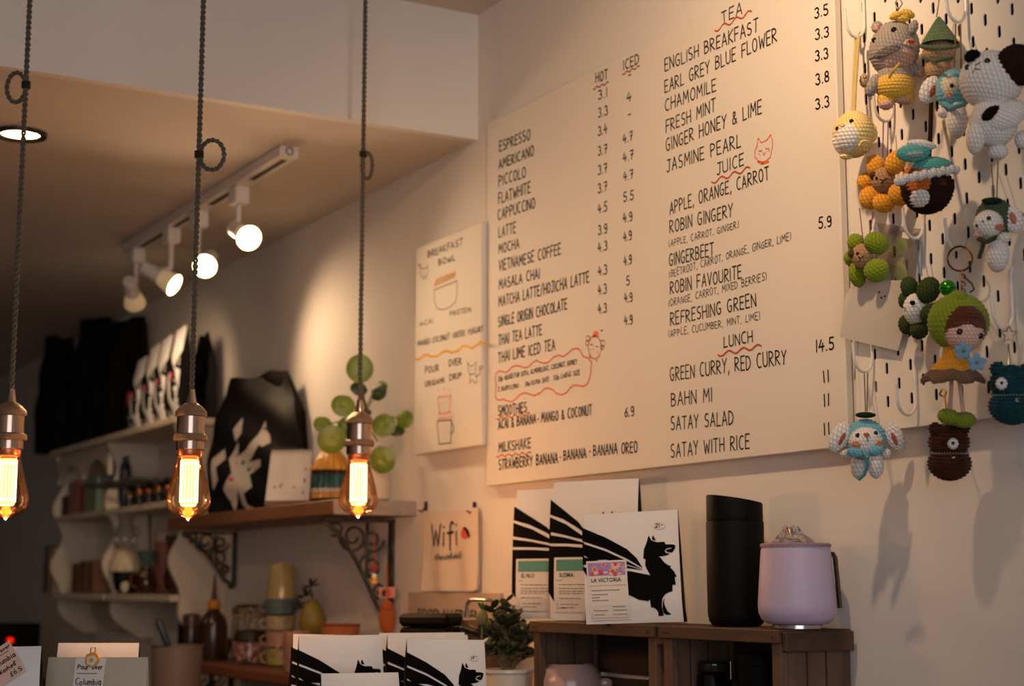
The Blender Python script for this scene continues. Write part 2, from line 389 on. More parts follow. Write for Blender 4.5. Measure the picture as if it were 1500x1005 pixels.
def Z5(l): return [(950 + a / 2.872, 330 + b_ / 2.872) for a, b_ in l]
def Z7(l): return [(720 + a / 8.333, 480 + b_ / 8.333) for a, b_ in l]
lt = B()
T = [('ESPRESSO', Z2([(65, 478), (197, 425)]), 15), ('AMERICANO', Z2([(62, 555), (213, 495)]), 14), ('PICCOLO', Z2([(62, 628), (178, 590)]), 15),
 ('FLATWHITE', Z2([(60, 705), (198, 655)]), 15), ('CAPPUCCINO', Z2([(58, 775), (218, 722)]), 15), ('LATTE', Z2([(62, 850), (135, 828)]), 15),
 ('MOCHA', Z2([(62, 920), (150, 897)]), 14), ('VIETNAMESE COFFEE', Z2([(62, 997), (330, 923)]), 15),
 ('MASALA CHAI', Z3([(63, 130), (238, 80)]), 14), ('MATCHA LATTE/HOJICHA LATTE', Z3([(62, 205), (453, 98)]), 14.5),
 ('SINGLE ORIGIN CHOCOLATE', Z3([(60, 292), (357, 215)]), 14.5), ('THAI TEA LATTE', Z3([(60, 372), (248, 325)]), 14.5),
 ('THAI LIME ICED TEA', Z3([(60, 447), (305, 390)]), 14.5), ('SMOOTHIES', Z3([(60, 678), (182, 660)]), 14),
 ('ACAI & BANANA', Z3([(60, 735), (222, 708)]), 13), ('MANGO & COCONUT', Z3([(247, 706), (465, 672)]), 13.5),
 ('MILKSHAKE', Z3([(62, 835), (200, 815)]), 14), ('STRAWBERRY BANANA', Z3([(62, 910), (317, 880)]), 14), ('BANANA', Z3([(343, 870), (440, 858)]), 14),
 ('BANANA OREO', Z3([(472, 850), (662, 835)]), 15),
 ('TEA', Z4([(318, 100), (405, 60)]), 17), ('ENGLISH BREAKFAST', Z4([(72, 308), (475, 135)]), 18), ('EARL GREY BLUE FLOWER', Z4([(72, 403), (556, 178)]), 18.5),
 ('CHAMOMILE', Z4([(72, 483), (293, 392)]), 18), ('FRESH MINT', Z4([(77, 573), (290, 480)]), 18), ('GINGER HONEY & LIME', Z4([(77, 655), (490, 488)]), 18.5),
 ('JASMINE PEARL', Z4([(80, 745), (400, 635)]), 18.5), ('JUICE', Z4([(297, 760), (413, 712)]), 17), ('APPLE, ORANGE, CARROT', Z4([(93, 928), (522, 775)]), 18),
 ('ROBIN GINGERY', Z4([(93, 1008), (365, 935)]), 18), ('GINGERBEET', Z5([(88, 172), (275, 125)]), 18), ('ROBIN FAVOURITE', Z5([(92, 290), (392, 222)]), 18),
 ('REFRESHING GREEN', Z5([(93, 422), (453, 340)]), 18), ('LUNCH', Z5([(318, 515), (438, 490)]), 16), ('GREEN CURRY, RED CURRY', Z5([(92, 655), (580, 582)]), 19),
 ('BAHN MI', Z5([(97, 760), (267, 740)]), 19), ('SATAY SALAD', Z5([(95, 862), (358, 838)]), 19), ('SATAY WITH RICE', Z5([(95, 978), (425, 938)]), 19),
 ('HOT', Z2([(482, 180), (533, 165)]), 14.5), ('ICED', Z2([(602, 125), (668, 97)]), 14.5)]
for t, q, h in T: wtext(lt, t, q[0], q[1], h, pw=2.1)
SMALL = [('50p ADDED FOR SOYA, ALMOND,OAT, COCONUT, HONEY', Z7([(85, 655), (1045, 440)]), 6.2), ('2 BABYCCINO', Z7([(85, 780), (330, 730)]), 6), ('50p EXTRA SHOT', Z7([(415, 715), (705, 655)]), 6.2),
 ('50p LARGE SIZE', Z7([(760, 640), (1080, 570)]), 6.4), ('(APPLE, CARROT, GINGER)', [(980, 362), (1082, 334)], 9.5),
 ('(BEETROOT, CARROT, ORANGE, GINGER, LIME)', Z5([(88, 220), (600, 60)]), 10), ('(ORANGE, CARROT, MIXED BERRIES)', Z5([(85, 343), (498, 230)]), 10), ('(APPLE, CUCUMBER, MINT, LIME)', Z5([(85, 472), (470, 395)]), 10)]
for t, q, h in SMALL: wtext(lt, t, q[0], q[1], h, pw=1.15, jit=.07)
for t, a, b_ in [('3.1', (492, 255), (530, 241)), ('3.3', (492, 333), (533, 320)), ('3.4', (492, 410), (530, 398)), ('3.7', (492, 497), (530, 485)), ('3.7', (492, 580), (530, 568)),
        ('3.7', (492, 660), (530, 648)), ('4.5', (492, 748), (530, 736)), ('3.9', (492, 840), (530, 830)), ('4.3', (492, 915), (530, 905)),
        ('-', (622, 168), (635, 165)), ('4', (617, 265), (635, 258)), ('-', (622, 338), (635, 335)), ('4.7', (600, 445), (640, 430)), ('4.7', (600, 525), (643, 510)),
        ('4.7', (602, 608), (643, 595)), ('5.5', (602, 698), (645, 685)), ('4.9', (600, 788), (640, 776)), ('4.9', (602, 870), (637, 860)), ('4.9', (604, 973), (637, 963))]:
    q = Z2([a, b_]); wtext(lt, t, q[0], q[1], 13.5, pw=2)
for t, a, b_ in [('4.3', (492, 70), (530, 62)), ('4.3', (492, 155), (528, 147)), ('4.3', (492, 235), (528, 228)), ('5', (615, 112), (628, 108)), ('4.9', (606, 188), (640, 181)),
        ('4.9', (606, 285), (640, 278)), ('-', (503, 326), (512, 324)), ('6.9', (607, 682), (647, 675))]:
    q = Z3([a, b_]); wtext(lt, t, q[0], q[1], 13.5, pw=2)
for t, a, b_ in [('3.5', (720, 80), (778, 62)), ('3.3', (723, 172), (780, 157)), ('3.3', (723, 265), (778, 251)), ('3.8', (725, 367), (782, 351)), ('3.3', (725, 473), (782, 460)), ('5.9', (738, 990), (792, 979))]:
    q = Z4([a, b_]); wtext(lt, t, q[0], q[1], 15.5, pw=2.5)
for t, a, b_ in [('14.5', (707, 533), (780, 522)), ('11', (738, 660), (760, 657)), ('11', (740, 760), (760, 757)), ('11', (740, 884), (762, 878))]:
    q = Z5([a, b_]); wtext(lt, t, q[0], q[1], 17, pw=2.6)
lt.build('black_lettering', INK, mb, smooth=False)
og = B(); FW_ = onwall(SM + .0006)
def wline(b, pts, pw, s=SM, off=.0006): b.stroke([wp(*p, s) for p in pts], pw * kk(*pts[0], s), onwall(s + off))
def wsq(b, q, amp, waves, pw=1.8, s=SM): wline(b, squiggle(*q[0], *q[1], amp, waves), pw, s)
wsq(og, Z2([(470, 208), (537, 180)]), 1.6, 3); wsq(og, Z2([(597, 143), (672, 110)]), 1.6, 3.5 and 3)
wsq(og, Z3([(52, 690), (197, 668)]), 1.8, 5); wsq(og, Z3([(52, 853), (202, 838)]), 1.8, 5)
wsq(og, Z4([(288, 132), (447, 50)]), 3, 3, 2.4); wsq(og, Z4([(275, 788), (440, 727)]), 3, 3, 2.4); wsq(og, Z5([(293, 545), (475, 508)]), 3, 3, 2.6)
for p in Z3([(232, 692), (327, 858), (455, 832)]): wline(og, [p, (p[0] + 1, p[1])], 3.2)
cl = Z7([(45, 620), (50, 575), (75, 540), (110, 530), (180, 550), (215, 520), (255, 480), (300, 465), (345, 470), (400, 490), (455, 480), (500, 430), (550, 400), (600, 425), (650, 435), (710, 415), (760, 360), (820, 335), (880, 355), (930, 320), (985, 265), (1050, 250), (1085, 280), (1120, 350), (1180, 370), (1220, 420), (1215, 500), (1205, 600), (1170, 690), (1120, 718), (1065, 705), (1010, 700), (965, 730), (920, 790), (860, 818), (800, 805), (750, 760), (700, 738), (650, 745), (590, 800), (530, 830), (475, 815), (410, 795), (350, 815), (300, 870), (250, 905), (200, 895), (150, 875), (80, 885), (50, 850), (50, 770), (62, 700), (45, 620)])
wline(og, cl, 1.9)
def oval(cx, cy, rx, ry, n=20, a0=0, a1=360): return [(cx + rx * math.cos(math.radians(a0 + (a1 - a0) * i / n)), cy + ry * math.sin(math.radians(a0 + (a1 - a0) * i / n))) for i in range(n + 1)]
wline(og, Z7(oval(1262, 240, 80, 140)), 1.6)
for q in (oval(1180, 130, 22, 32), oval(1170, 190, 18, 30), oval(1362, 190, 24, 36), oval(1352, 240, 18, 26), oval(1225, 195, 18, 16, 8, 20, 170), oval(1290, 220, 18, 16, 8, 20, 170)): wline(og, Z7(q), 1.2)
for p in [(1240, 255), (1200, 262), (1295, 290), (1275, 395), (1285, 400)]: wline(og, Z7([p, (p[0] + 4, p[1] + 14)]), 1.4)
og.decal([wp(*p) for p in Z7([(1240, 130), (1235, 85), (1255, 50), (1285, 35), (1305, 60), (1305, 110), (1285, 118), (1260, 110)])], FW_)
og.decal([wp(*p) for p in Z7([(1190, 365), (1200, 340), (1222, 350), (1215, 375)])], FW_)
wline(og, Z4([(470, 640), (475, 600), (478, 600), (490, 618), (515, 605), (530, 583), (538, 610), (537, 640), (528, 680), (505, 700), (480, 700), (462, 680), (462, 655), (470, 630)]), 1.5)
wline(og, Z4([(475, 700), (495, 708), (520, 700)]), 3)
for q in (oval(485, 648, 8, 7, 6, 20, 160), oval(515, 638, 8, 7, 6, 20, 160), [(495, 660), (500, 672), (508, 658)]): wline(og, Z4(q), 1.2)
for p in [(478, 665), (483, 672), (520, 655), (524, 648)]: wline(og, Z4([p, (p[0] + 2, p[1])]), 1.2)
og.build('orange_lettering', ORG, mb, smooth=False)

# small canvas
SC = .022
cv = thing('drinks_canvas', 'small white canvas lettered breakfast bowl and pour over, left of the menu', 'canvas', (-2.6, 0, 1.745))
xa, xb = W(608, 500, SC).x, min(W(715, 500, SC).x, -2.444)
B().cbox(((xa + xb) / 2, -SC / 2 - .001, (1.742 + 2.14) / 2), (xb - xa, SC - .002, .398), .002).build('stretched_canvas', mat('canvas_white', 'd9d2c8', rough=.8, bump=.15, bscale=500), cv, smooth=False)
def ZC(l): return [(590 + a / 2.647, 310 + b_ / 2.647) for a, b_ in l]
lc = B()
for t, q, h, pw in [('BREAKFAST', [(97, 178), (232, 128)], 9, 1.7), ('BOWL', [(140, 208), (203, 188)], 8, 1.7), ('*ACAI', [(60, 447), (118, 430)], 6.5, 1.2), ('*PROTEIN', [(178, 407), (265, 386)], 6.5, 1.2),
        ('*MANGO COCONUT *GREEK YOGURT', [(55, 522), (313, 464)], 7.5, 1.3), ('POUR', [(87, 628), (140, 615)], 9, 1.7), ('OVER', [(178, 602), (228, 592)], 9, 1.7), ('ORIGAMI', [(87, 680), (160, 662)], 7, 1.7), ('DRIP', [(183, 655), (228, 643)], 8, 1.7)]:
    q = ZC(q); wtext(lc, t, q[0], q[1], h, SC, pw, .06)
def cline(b, pts, pw): wline(b, ZC(pts), pw, SC)
cline(lc, [(122, 305), (212, 268), (211, 320), (205, 350), (185, 370), (160, 381), (135, 376), (125, 355), (122, 305)], 1)
cline(lc, [(66, 210), (63, 203), (68, 225), (70, 245), (80, 262), (92, 258), (98, 240), (98, 208), (90, 220), (75, 222), (66, 205)], 1)
cline(lc, [(82, 235), (85, 238)], 1.2); cline(lc, [(78, 250), (86, 252), (92, 246)], .8)
cline(lc, [(255, 615), (252, 585), (262, 600), (275, 598), (285, 582), (285, 615), (280, 630), (262, 632), (255, 615)], 1)
cline(lc, [(262, 632), (260, 665), (270, 652), (282, 665), (290, 660), (285, 632)], 1); cline(lc, [(285, 640), (300, 630), (298, 602), (312, 600), (306, 612), (298, 612)], 1)
cline(lc, [(265, 612), (267, 613)], 1.2); cline(lc, [(277, 610), (279, 611)], 1.2)
cline(lc, [(133, 818), (138, 812), (190, 808), (187, 860), (188, 897), (142, 902), (138, 860), (133, 818)], 1.6); cline(lc, [(190, 818), (198, 830), (198, 848), (190, 860)], 1.6)
lc.build('black_lettering', INK, cv, smooth=False)
lo = B(); PNK = mat('coral_pen_ink', 'ee8262', rough=.7)
cline(lo, [(137, 722), (145, 716), (150, 722), (158, 714), (163, 722), (172, 712), (178, 720), (188, 710), (184, 745), (181, 772), (186, 780), (175, 778), (170, 788), (162, 778), (155, 790), (150, 780), (142, 786), (143, 765), (139, 740), (137, 722)], 1.5)
cline(lo, [(137, 803), (195, 797)], 1.3); cline(lo, [(137, 690), (140, 695)], 1.6); cline(lo, [(160, 688), (162, 693)], 1.6); cline(lo, [(182, 690), (184, 695)], 1.6)
for p in [(150, 745), (160, 760), (168, 740), (165, 775)]: cline(lo, [p, (p[0] + 3, p[1] + 2)], 1)
for k in range(9): cline(lo, [(122 + k * 10, 292 - k * 4), (126 + k * 10, 276 - k * 4 - (k % 3) * 8)], 1.2)
lo.build('coral_lettering', PNK, cv, smooth=False, kind='stuff')
ly = B(); cline(ly, [(48, 572), (62, 574), (85, 556), (100, 556), (112, 563), (135, 560), (158, 543), (175, 540), (190, 547), (215, 540), (235, 520), (250, 522), (268, 530), (290, 515), (305, 503), (318, 512), (326, 508)], 3.6)
for k in range(7): cline(ly, [(128 + k * 11, 285 - k * 5), (134 + k * 11, 262 - k * 4)], 4.4)
ly.build('yellow_lettering', YEL, cv, smooth=False, kind='stuff')

# pegboard with real slots
SP = .02; PB = mat('pegboard_white', 'dcd5cc', rough=.5)
pb = thing('pegboard', 'white slotted metal pegboard hung with crochet charms', 'pegboard', (-1.2, 0, 1.69))
b = B(); g = .02; x0 = -1.483; ox = .3 * g; n0 = -74; n1 = -48; m0 = 85; m1 = 118
def slot(cx, cz): return [(cx + dx, cz + dz) for dx, dz in ((-.0025, -.0055), (0, -.0078), (.0025, -.0055), (.0025, .0055), (0, .0078), (-.0025, .0055))]
for n in range(n0, n1):
    for m_ in range(m0, m1):
        cx, cz = n * g + ox, m_ * g - .002; X0, X1, Z0, Z1 = cx - g / 2, cx + g / 2, cz - g / 2, cz + g / 2
        if (n + m_) % 2 or n == n0 or m_ == m0:
            b.add([(X0, -SP, Z0), (X1, -SP, Z0), (X1, -SP, Z1), (X0, -SP, Z1)], [(0, 1, 2, 3)])
        else:
            S = slot(cx, cz); O = [(X0, Z0), (cx, Z0), (X1, Z0), (X1, Z1), (cx, Z1), (X0, Z1)]
            vs = [(p[0], -SP, p[1]) for p in O] + [(p[0], -SP, p[1]) for p in S] + [(p[0], -SP + .0015, p[1]) for p in S]
            fs = [(i, (i + 1) % 6, 6 + (i + 1) % 6, 6 + i) for i in range(6)] + [(6 + i, 6 + (i + 1) % 6, 12 + (i + 1) % 6, 12 + i) for i in range(6)]
            b.add(vs, fs)
XL, XR, ZB, ZT = n0 * g + ox - g / 2, (n1 - 1) * g + ox + g / 2, m0 * g - .002 - g / 2, (m1 - 1) * g - .002 + g / 2
b.box((XL - .002, -SP - .0005, ZB - .004), (XR, -SP + .009, ZB + .0)); b.box((XL - .004, -SP - .0005, ZB - .004), (XL, -SP + .009, ZT)); b.box((XR, -SP - .0005, ZB), (XR + .004, -SP + .009, ZT)); b.box((XL, -SP - .0005, ZT), (XR, -SP + .009, ZT + .004))
b.build('slotted_panel', PB, pb, smooth=False)
B().box((XL + .004, -SP + .0092, ZB + .004), (XR - .004, -SP + .0112, ZT - .004)).build('slot_shade_sheet', mat('slot_shade_brown', '3a2a1e', rough=.9), pb, smooth=False)  # added dark sheet, stands in for the shade inside the slots
sp = B()
for x in (XL + .03, XR - .03):
    for z in (ZB + .05, ZT - .05): sp.box((x - .01, -SP + .006, z - .01), (x + .01, 0, z + .01))
sp.build('wall_spacer', PB, pb, smooth=False)
print('pegboard', XL, XR, ZB, ZT)

# ================================================================== TRACK SPOTS
WM = mat('white_metal', 'd8d2ca', rough=.4); DKM = mat('dark_slot', '1c1612', rough=.7)
TY = -.285
tk = thing('track_rail', 'white ceiling track rail carrying four spotlights', 'track', (-3.2, TY, ZL))
B().cbox((-3.22, TY, ZL - .011), (1.02, .036, .022), .002).build('rail', WM, tk, smooth=False)
sl = B()
for k in range(4): sl.box((-3.62 + k * .24, TY - .006, ZL - .0225), (-3.62 + k * .24 + .17, TY + .006, ZL - .021))
sl.build('conductor_slot', DKM, tk, smooth=False)
e = B(); e.box((-2.711, TY - .018, ZL - .022), (-2.706, TY + .018, ZL - .001)); e.build('end_cap', WM, tk, smooth=False)
r_ = B(); r_.tube([(-2.705, TY + .007 * math.cos(a * PI / 6), ZL - .011 + .007 * math.sin(a * PI / 6)) for a in range(12)], .001, 5, True); r_.build('screw_mark', DKM, tk)
LAMPG = mat('lit_lamp_glass', 'fff1d0', emis='ffd9a0', est=14, rough=.3)
REFL = mat('reflector_glass', 'e8dcc0', rough=.15, metal=.3, emis='ffcf90', est=.2)
def spot(px, lens, target, label, en, ang=75):
    X = W(px, 300, .285).x
    t = thing('track_spotlight', label, 'spotlight', (X, TY, ZL - .022), 0, None)
    B().cbox((X, TY, ZL - .04), (.042, .03, .036), .003).build('adapter', WM, t, smooth=False)
    L = W(*lens, .285); d = (Vector(target) - L).normalized() if not isinstance(target, str) else (-FW * .8 + RT * .48 - ZZ * .3 if target == 'a' else -FW * .95 + RT * .05 - ZZ * .3).normalized(); target = L + d; tail = L - d * .088; kn = Vector((X, TY, ZL - .115))
    B().tube([(X, TY, ZL - .058), kn], .0055, 8).tube([kn, tail + d * .02], .006, 8).build('stem', WM, t)
    q = d.to_track_quat('Z', 'Y').to_matrix().to_4x4(); M = Matrix.Translation(tail) @ q
    B(M).lathe([(.012, 0), (.016, .004), (.017, .05), (.0175, .052)], n=24).build('lamp_holder', WM, t)
    B(M).lathe([(.0172, .05), (.019, .058), (.0245, .080), (.0255, .087), (.0245, .0875)], n=28, cap=False).build('reflector', REFL, t)
    B(M).lathe([(.0001, .0895), (.012, .089), (.0243, .0868)], n=28, cap=False).build('lit_lens', LAMPG, t)
    lamp('SPOT', 'track_lamp_light', L + d * .006, L + d, en, WARM, spot_size=math.radians(ang), spot_blend=1, shadow_soft_size=.035)
spot(350, (365, 349), 'a', 'track spotlight nearest the bulkhead, round lamp facing the viewer', 12, 120)
spot(292, (300, 390), 'b', 'track spotlight partly hidden by the middle pendant cable', 16, 120)
spot(253, (256, 418), W(500, 560), 'track spotlight tilted sideways with vented holder, third from the bulkhead', 9, 95)
spot(203, (198, 445), W(250, 640, .05), 'track spotlight pointing down at the far end of the rail', 5, 100)
# recessed downlight
dc = OZ(30, 195, ZL)
t = thing('recessed_downlight', 'black-rimmed round recessed downlight in the low ceiling', 'downlight', dc)
B().lathe([(.034, -.002), (.036, -.006), (.046, -.006), (.048, 0)], c=dc, n=36, cap=False).build('black_rim', mat('black_rim', '15110e', rough=.25), t)
B().lathe([(.0001, -.001), (.0345, -.001)], c=dc, n=32, cap=False).build('lit_lens', LAMPG, t)
lamp('SPOT', 'downlight_and_fill_light', dc + Vector((0, 0, -.012)), dc + Vector((-.3, 0, -1)), 9, WARM, spot_size=math.radians(120), spot_blend=.8, shadow_soft_size=.03)

# ================================================================== PENDANT BULBS
CORD = mat('braided_grey_cord', '5d564c', rough=.85, bump=.6, bscale=1500)
NICK = mat('brushed_nickel', 'b8a090', rough=.2, metal=1); NICKK = mat('knurled_nickel', '9c8670', rough=.45, metal=1, bump=1, bscale=900)
COPR = mat('copper_collar', 'c07850', rough=.35, metal=.8)
def glassmat():
    m = bpy.data.materials.new('amber_bulb_glass'); m.use_nodes = True; N = m.node_tree.nodes; L = m.node_tree.links; N.remove(N['Principled BSDF'])
    out = N['Material Output']; tr = N.new('ShaderNodeBsdfTransparent'); tr.inputs[0].default_value = (.96, .80, .62, 1)
    gl = N.new('ShaderNodeBsdfGlossy'); gl.inputs['Roughness'].default_value = .03; gl.inputs[0].default_value = (1, .85, .7, 1)
    lw = N.new('ShaderNodeLayerWeight'); lw.inputs[0].default_value = .35; tm = N.new('ShaderNodeMix'); tm.data_type = 'RGBA'; tm.name = 'tint'; tm.inputs[6].default_value = (.97, .84, .66, 1); tm.inputs[7].default_value = (.72, .40, .18, 1); L.new(lw.outputs['Facing'], tm.inputs[0]); L.new(tm.outputs[2], tr.inputs[0]); mx = N.new('ShaderNodeMixShader'); mu = N.new('ShaderNodeMath'); mu.operation = 'MULTIPLY'; mu.inputs[1].default_value = .75
    L.new(lw.outputs['Fresnel'], mu.inputs[0]); L.new(mu.outputs[0], mx.inputs[0]); L.new(tr.outputs[0], mx.inputs[1]); L.new(gl.outputs[0], mx.inputs[2]); L.new(mx.outputs[0], out.inputs[0]); return m
BG = glassmat()
def clearglass(name, tint=(.9, .9, .88), g=.5):
    m = BG.copy(); m.name = name
    for n in m.node_tree.nodes:
        if n.name == 'tint': n.inputs[6].default_value = (*tint, 1); n.inputs[7].default_value = tuple(x * .8 for x in tint) + (1,)
        if n.type == 'BSDF_GLOSSY': n.inputs[0].default_value = (1, 1, 1, 1)
        if n.type == 'MATH': n.inputs[1].default_value = g
    return m
CG = clearglass('clear_glass')
FIL = mat('glowing_filament', 'ffb050', emis='ffe4b4', est=5); FILC = mat('glowing_filament_core', 'ff9a40', emis='ffc680', est=2)
TIP = mat('glowing_tip', 'ff9a40', emis='ff8a2c', est=2.2)
def pendant(px, ytop, depth, loop, knoty, label, sc_=1.0):
    k = depth / FPX * sc_; base = DP(px, ytop, depth)  # ytop: pixel row of the cord sleeve's top
    X, Y, Z = base; t = thing('pendant_lamp', label, 'lamp', (X, Y, Z - 185 * k))
    c = (X, Y, Z)
    def P(l): return [(r * k, -y * k) for r, y in l]
    # twisted cord
    kz = DP(px, knoty, depth).z; path = lambda off: [(X + .0021 * math.cos(a) , Y + .0021 * math.sin(a), z) for z in [Z - .004 + i * .0016 for i in range(int((ZU - Z + .004) / .0016) + 1)] for a in [(z * 2 * PI / .0165) + off]]
    for off in (0, PI): B().tube(path(off), .0021, 5).build('cord', CORD, t)
    # tied loop: two strands round a ring
    lx, ly, rx, ry = loop; cc = DP(lx, ly, depth) - DP(px, ly, depth) + Vector((X, Y, DP(px, ly, depth).z))
    rk = depth / FPX; nn = 60
    for off in (0, PI):
        pts = []
        for i in range(nn):
            a = 2 * PI * i / nn; tw = 8 * a + off
            cdir = RT * math.cos(a) * rx * rk + ZZ * math.sin(a) * ry * rk; nr = (RT * math.cos(a) + ZZ * math.sin(a))
            pts.append(cc + cdir + nr * (.0019 * math.cos(tw)) + FH * (.0019 * math.sin(tw) - .001))
        B().tube(pts, .0019, 5, True).build('cord_loop', CORD, t)
    kn = B()
    for z_ in (-.0035, .0, .0035): kn.tube([(X + .0052 * math.cos(a), Y + .0052 * math.sin(a), kz + z_ + .0008 * math.sin(2 * a)) for a in [i * PI / 6 for i in range(12)]], .0019, 5, True)
    kn.build('cord_tie', mat('black_tie', '201c18', rough=.8), t)
    B().lathe(P([(4.5, -2), (5, 4), (8.5, 22), (9, 24)])[::-1], c, 20).build('cord_sleeve', NICK, t)
    B().lathe(P([(9, 18), (15, 22), (20, 27), (23, 31), (23, 37), (20.5, 38)])[::-1], c, 40, rmod=lambda a, z: 1).build('socket_cap', NICKK, t)
    B().lathe(P([(20, 37), (20.2, 62), (20, 66)])[::-1], c, 40).build('socket_barrel', NICK, t)
    B().lathe(P([(20.5, 63), (24, 65), (24.5, 68), (24.5, 72), (22, 74)])[::-1], c, 60, rmod=lambda a, z: 1 + .012 * math.cos(30 * a)).build('shade_ring', NICKK, t)
    B().lathe(P([(20, 73), (20.5, 86), (19, 87)])[::-1], c, 40).build('lower_barrel', NICK, t)
    B().lathe(P([(17.5, 86), (17.5, 94), (16, 97)])[::-1], c, 32).build('bulb_collar', COPR, t)
    gl = B().lathe(P([(16.5, 92), (17.5, 100), (21, 114), (25, 128), (29, 143), (31.5, 157), (31.8, 163), (29.5, 171), (23, 178), (12, 182.5), (5, 184.5), (1.5, 188), (.01, 189)])[::-1], c, 48, cap=False).build('glass_bulb', BG, t)
    fl = B()
    for i in range(16):
        a = 2 * PI * i / 16; r0 = 12.5 * k; z0, z1 = Z - 103 * k, Z - 163 * k
        fl.tube([(X + r0 * math.cos(a), Y + r0 * math.sin(a), z0), (X + r0 * math.cos(a), Y + r0 * math.sin(a), z1)], .75 * k, 5)
        for zz_ in (z0, z1):
            a2 = a + PI / 16; a3 = a + PI / 8; sgn = 1 if zz_ == z0 else -1
            fl.tube([(X + r0 * math.cos(a), Y + r0 * math.sin(a), zz_), (X + r0 * math.cos(a2), Y + r0 * math.sin(a2), zz_ - sgn * 5 * k), (X + r0 * math.cos(a3), Y + r0 * math.sin(a3), zz_)], .6 * k, 4)
    fl.build('filament_lines', FIL, t)
    B().lathe(P([(11.3, 100), (11.5, 166), (9, 168)])[::-1], c, 28).build('filament_core', FILC, t)
    B().lathe(P([(5, 169), (6.5, 174), (5, 180), (2, 185)])[::-1], c, 24).build('glowing_tip', TIP, t)
    lamp('POINT', 'pendant_light', (X, Y, Z - 174 * k), (X, Y, 0), 4.2, (1, .56, .26), shadow_soft_size=.012)
pendant(17, 572, 2.24, (3, 107, 14, 23), 103, 'pendant bulb at the far left, partly cut off by the picture edge')
pendant(281, 573, 2.22, (301, 213, 18, 23), 212, 'middle pendant bulb hanging in front of the black coffee bag, cord loop to its right')
pendant(527, 588, 2.62, (533, 229, 8, 20), 211, 'pendant bulb hanging in front of the round-leaved plant', .90 * 1.0)
# ================================================================== COFFEE BAGS
WB = mat('white_foil_paper', 'dedcdc', rough=.45, bump=.25, bscale=28, noise=.04, nscale=9)
KB = mat('black_foil', '090807', rough=.6, bump=.3, bscale=25, spec=.2); KP = mat('black_print', '070606', rough=.8, spec=.08)
PAP = mat('label_paper', 'd8d2cc', rough=.7)
def frame(p, yaw, roll=0): return Matrix.Translation(Vector(p)) @ Matrix.Rotation(yaw, 4, 'Z') @ Matrix.Rotation(roll, 4, 'Y')
def bagfront(w, h, d, M, bot=.82, wig=.0):
    def t(x, z):
        v = min(max(z / h, 0), 1); e = 1 - abs(2 * x / w) ** 4 * .35
        prof = (.55 + .45 * min(v / .18, 1)) * (1 - v ** 2.4)
        return d / 2 * prof * e + .0008 + wig * math.sin(x / w * 9 + v * 7) * math.sin(v * 11 + 1) * d
    return (lambda x, z, off=0.0004: M @ Vector((x, -t(x, z) - off, z))), (lambda x, z: M @ Vector((x, t(x, z) * .9, z)))
def coffee_bag(p, yaw, w, h, d, label, group, roll=0, body=None, gus=None, wig=.0, taper=.03, crimp=True, nx=14, nz=18, rag=0, shr=0, shl=0, name='coffee_bag', cat='coffee bag'):
    """stand-up block bag whose front foot centre is p; returns thing and front map"""
    body = body or WB; gus = gus or KB
    t = thing(name, label, cat, p, 0, group); M = frame(p, yaw, roll); f, bk = bagfront(w, h, d, M, wig=wig)
    def wx(u, z): return u * w / 2 * (1 - taper * (z / h)) * (1 - (shr if u > 0 else shl) * max(0, (z / h - .45) / .55) ** 1.5)
    def top(u): return h * (1 + rag * math.sin(u * 5) * .5 + rag * u)
    fr = B(); vs = []
    for j in range(nz + 1):
        for i in range(nx + 1):
            u = -1 + 2 * i / nx; z = top(u) * j / nz; vs.append(f(wx(u, z), z, 0))
    fr.add(vs, [(j * (nx + 1) + i, j * (nx + 1) + i + 1, (j + 1) * (nx + 1) + i + 1, (j + 1) * (nx + 1) + i) for j in range(nz) for i in range(nx)])
    fr.build('front_panel', body, t)
    bb = B(); vs = []
    for j in range(nz + 1):
        for i in range(nx + 1):
            u = -1 + 2 * i / nx; z = top(u) * j / nz; vs.append(bk(wx(u, z), z))
    bb.add(vs, [(j * (nx + 1) + i + 1, j * (nx + 1) + i, (j + 1) * (nx + 1) + i, (j + 1) * (nx + 1) + i + 1) for j in range(nz) for i in range(nx)])
    bb.build('back_panel', body if body is not WB else KB, t)
    for sgn in (-1, 1):
        g = B(); vs = []
        for j in range(nz + 1):
            z = top(sgn) * j / nz; a = f(wx(sgn, z), z, 0); c = bk(wx(sgn, z), z); m_ = (a + c) / 2 - (M.to_3x3() @ Vector((sgn, 0, 0))) * (w * .05 * (.3 + z / h) - .006 * (1 - z / h)); vs += [a, m_, c]
        g.add(vs, [(j * 3 + i, j * 3 + i + 1, (j + 1) * 3 + i + 1, (j + 1) * 3 + i) for j in range(nz) for i in range(2)]); g.build('side_gusset', gus, t)
    bt = B(); n_ = 8; vs = []
    for i in range(n_ + 1):
        u = -1 + 2 * i / n_; vs += [f(u * w / 2, 0, 0), bk(u * w / 2, 0)]
    bt.add(vs, [(2 * i, 2 * i + 1, 2 * i + 3, 2 * i + 2) for i in range(n_)]); bt.build('base_panel', gus, t)
    return t, f
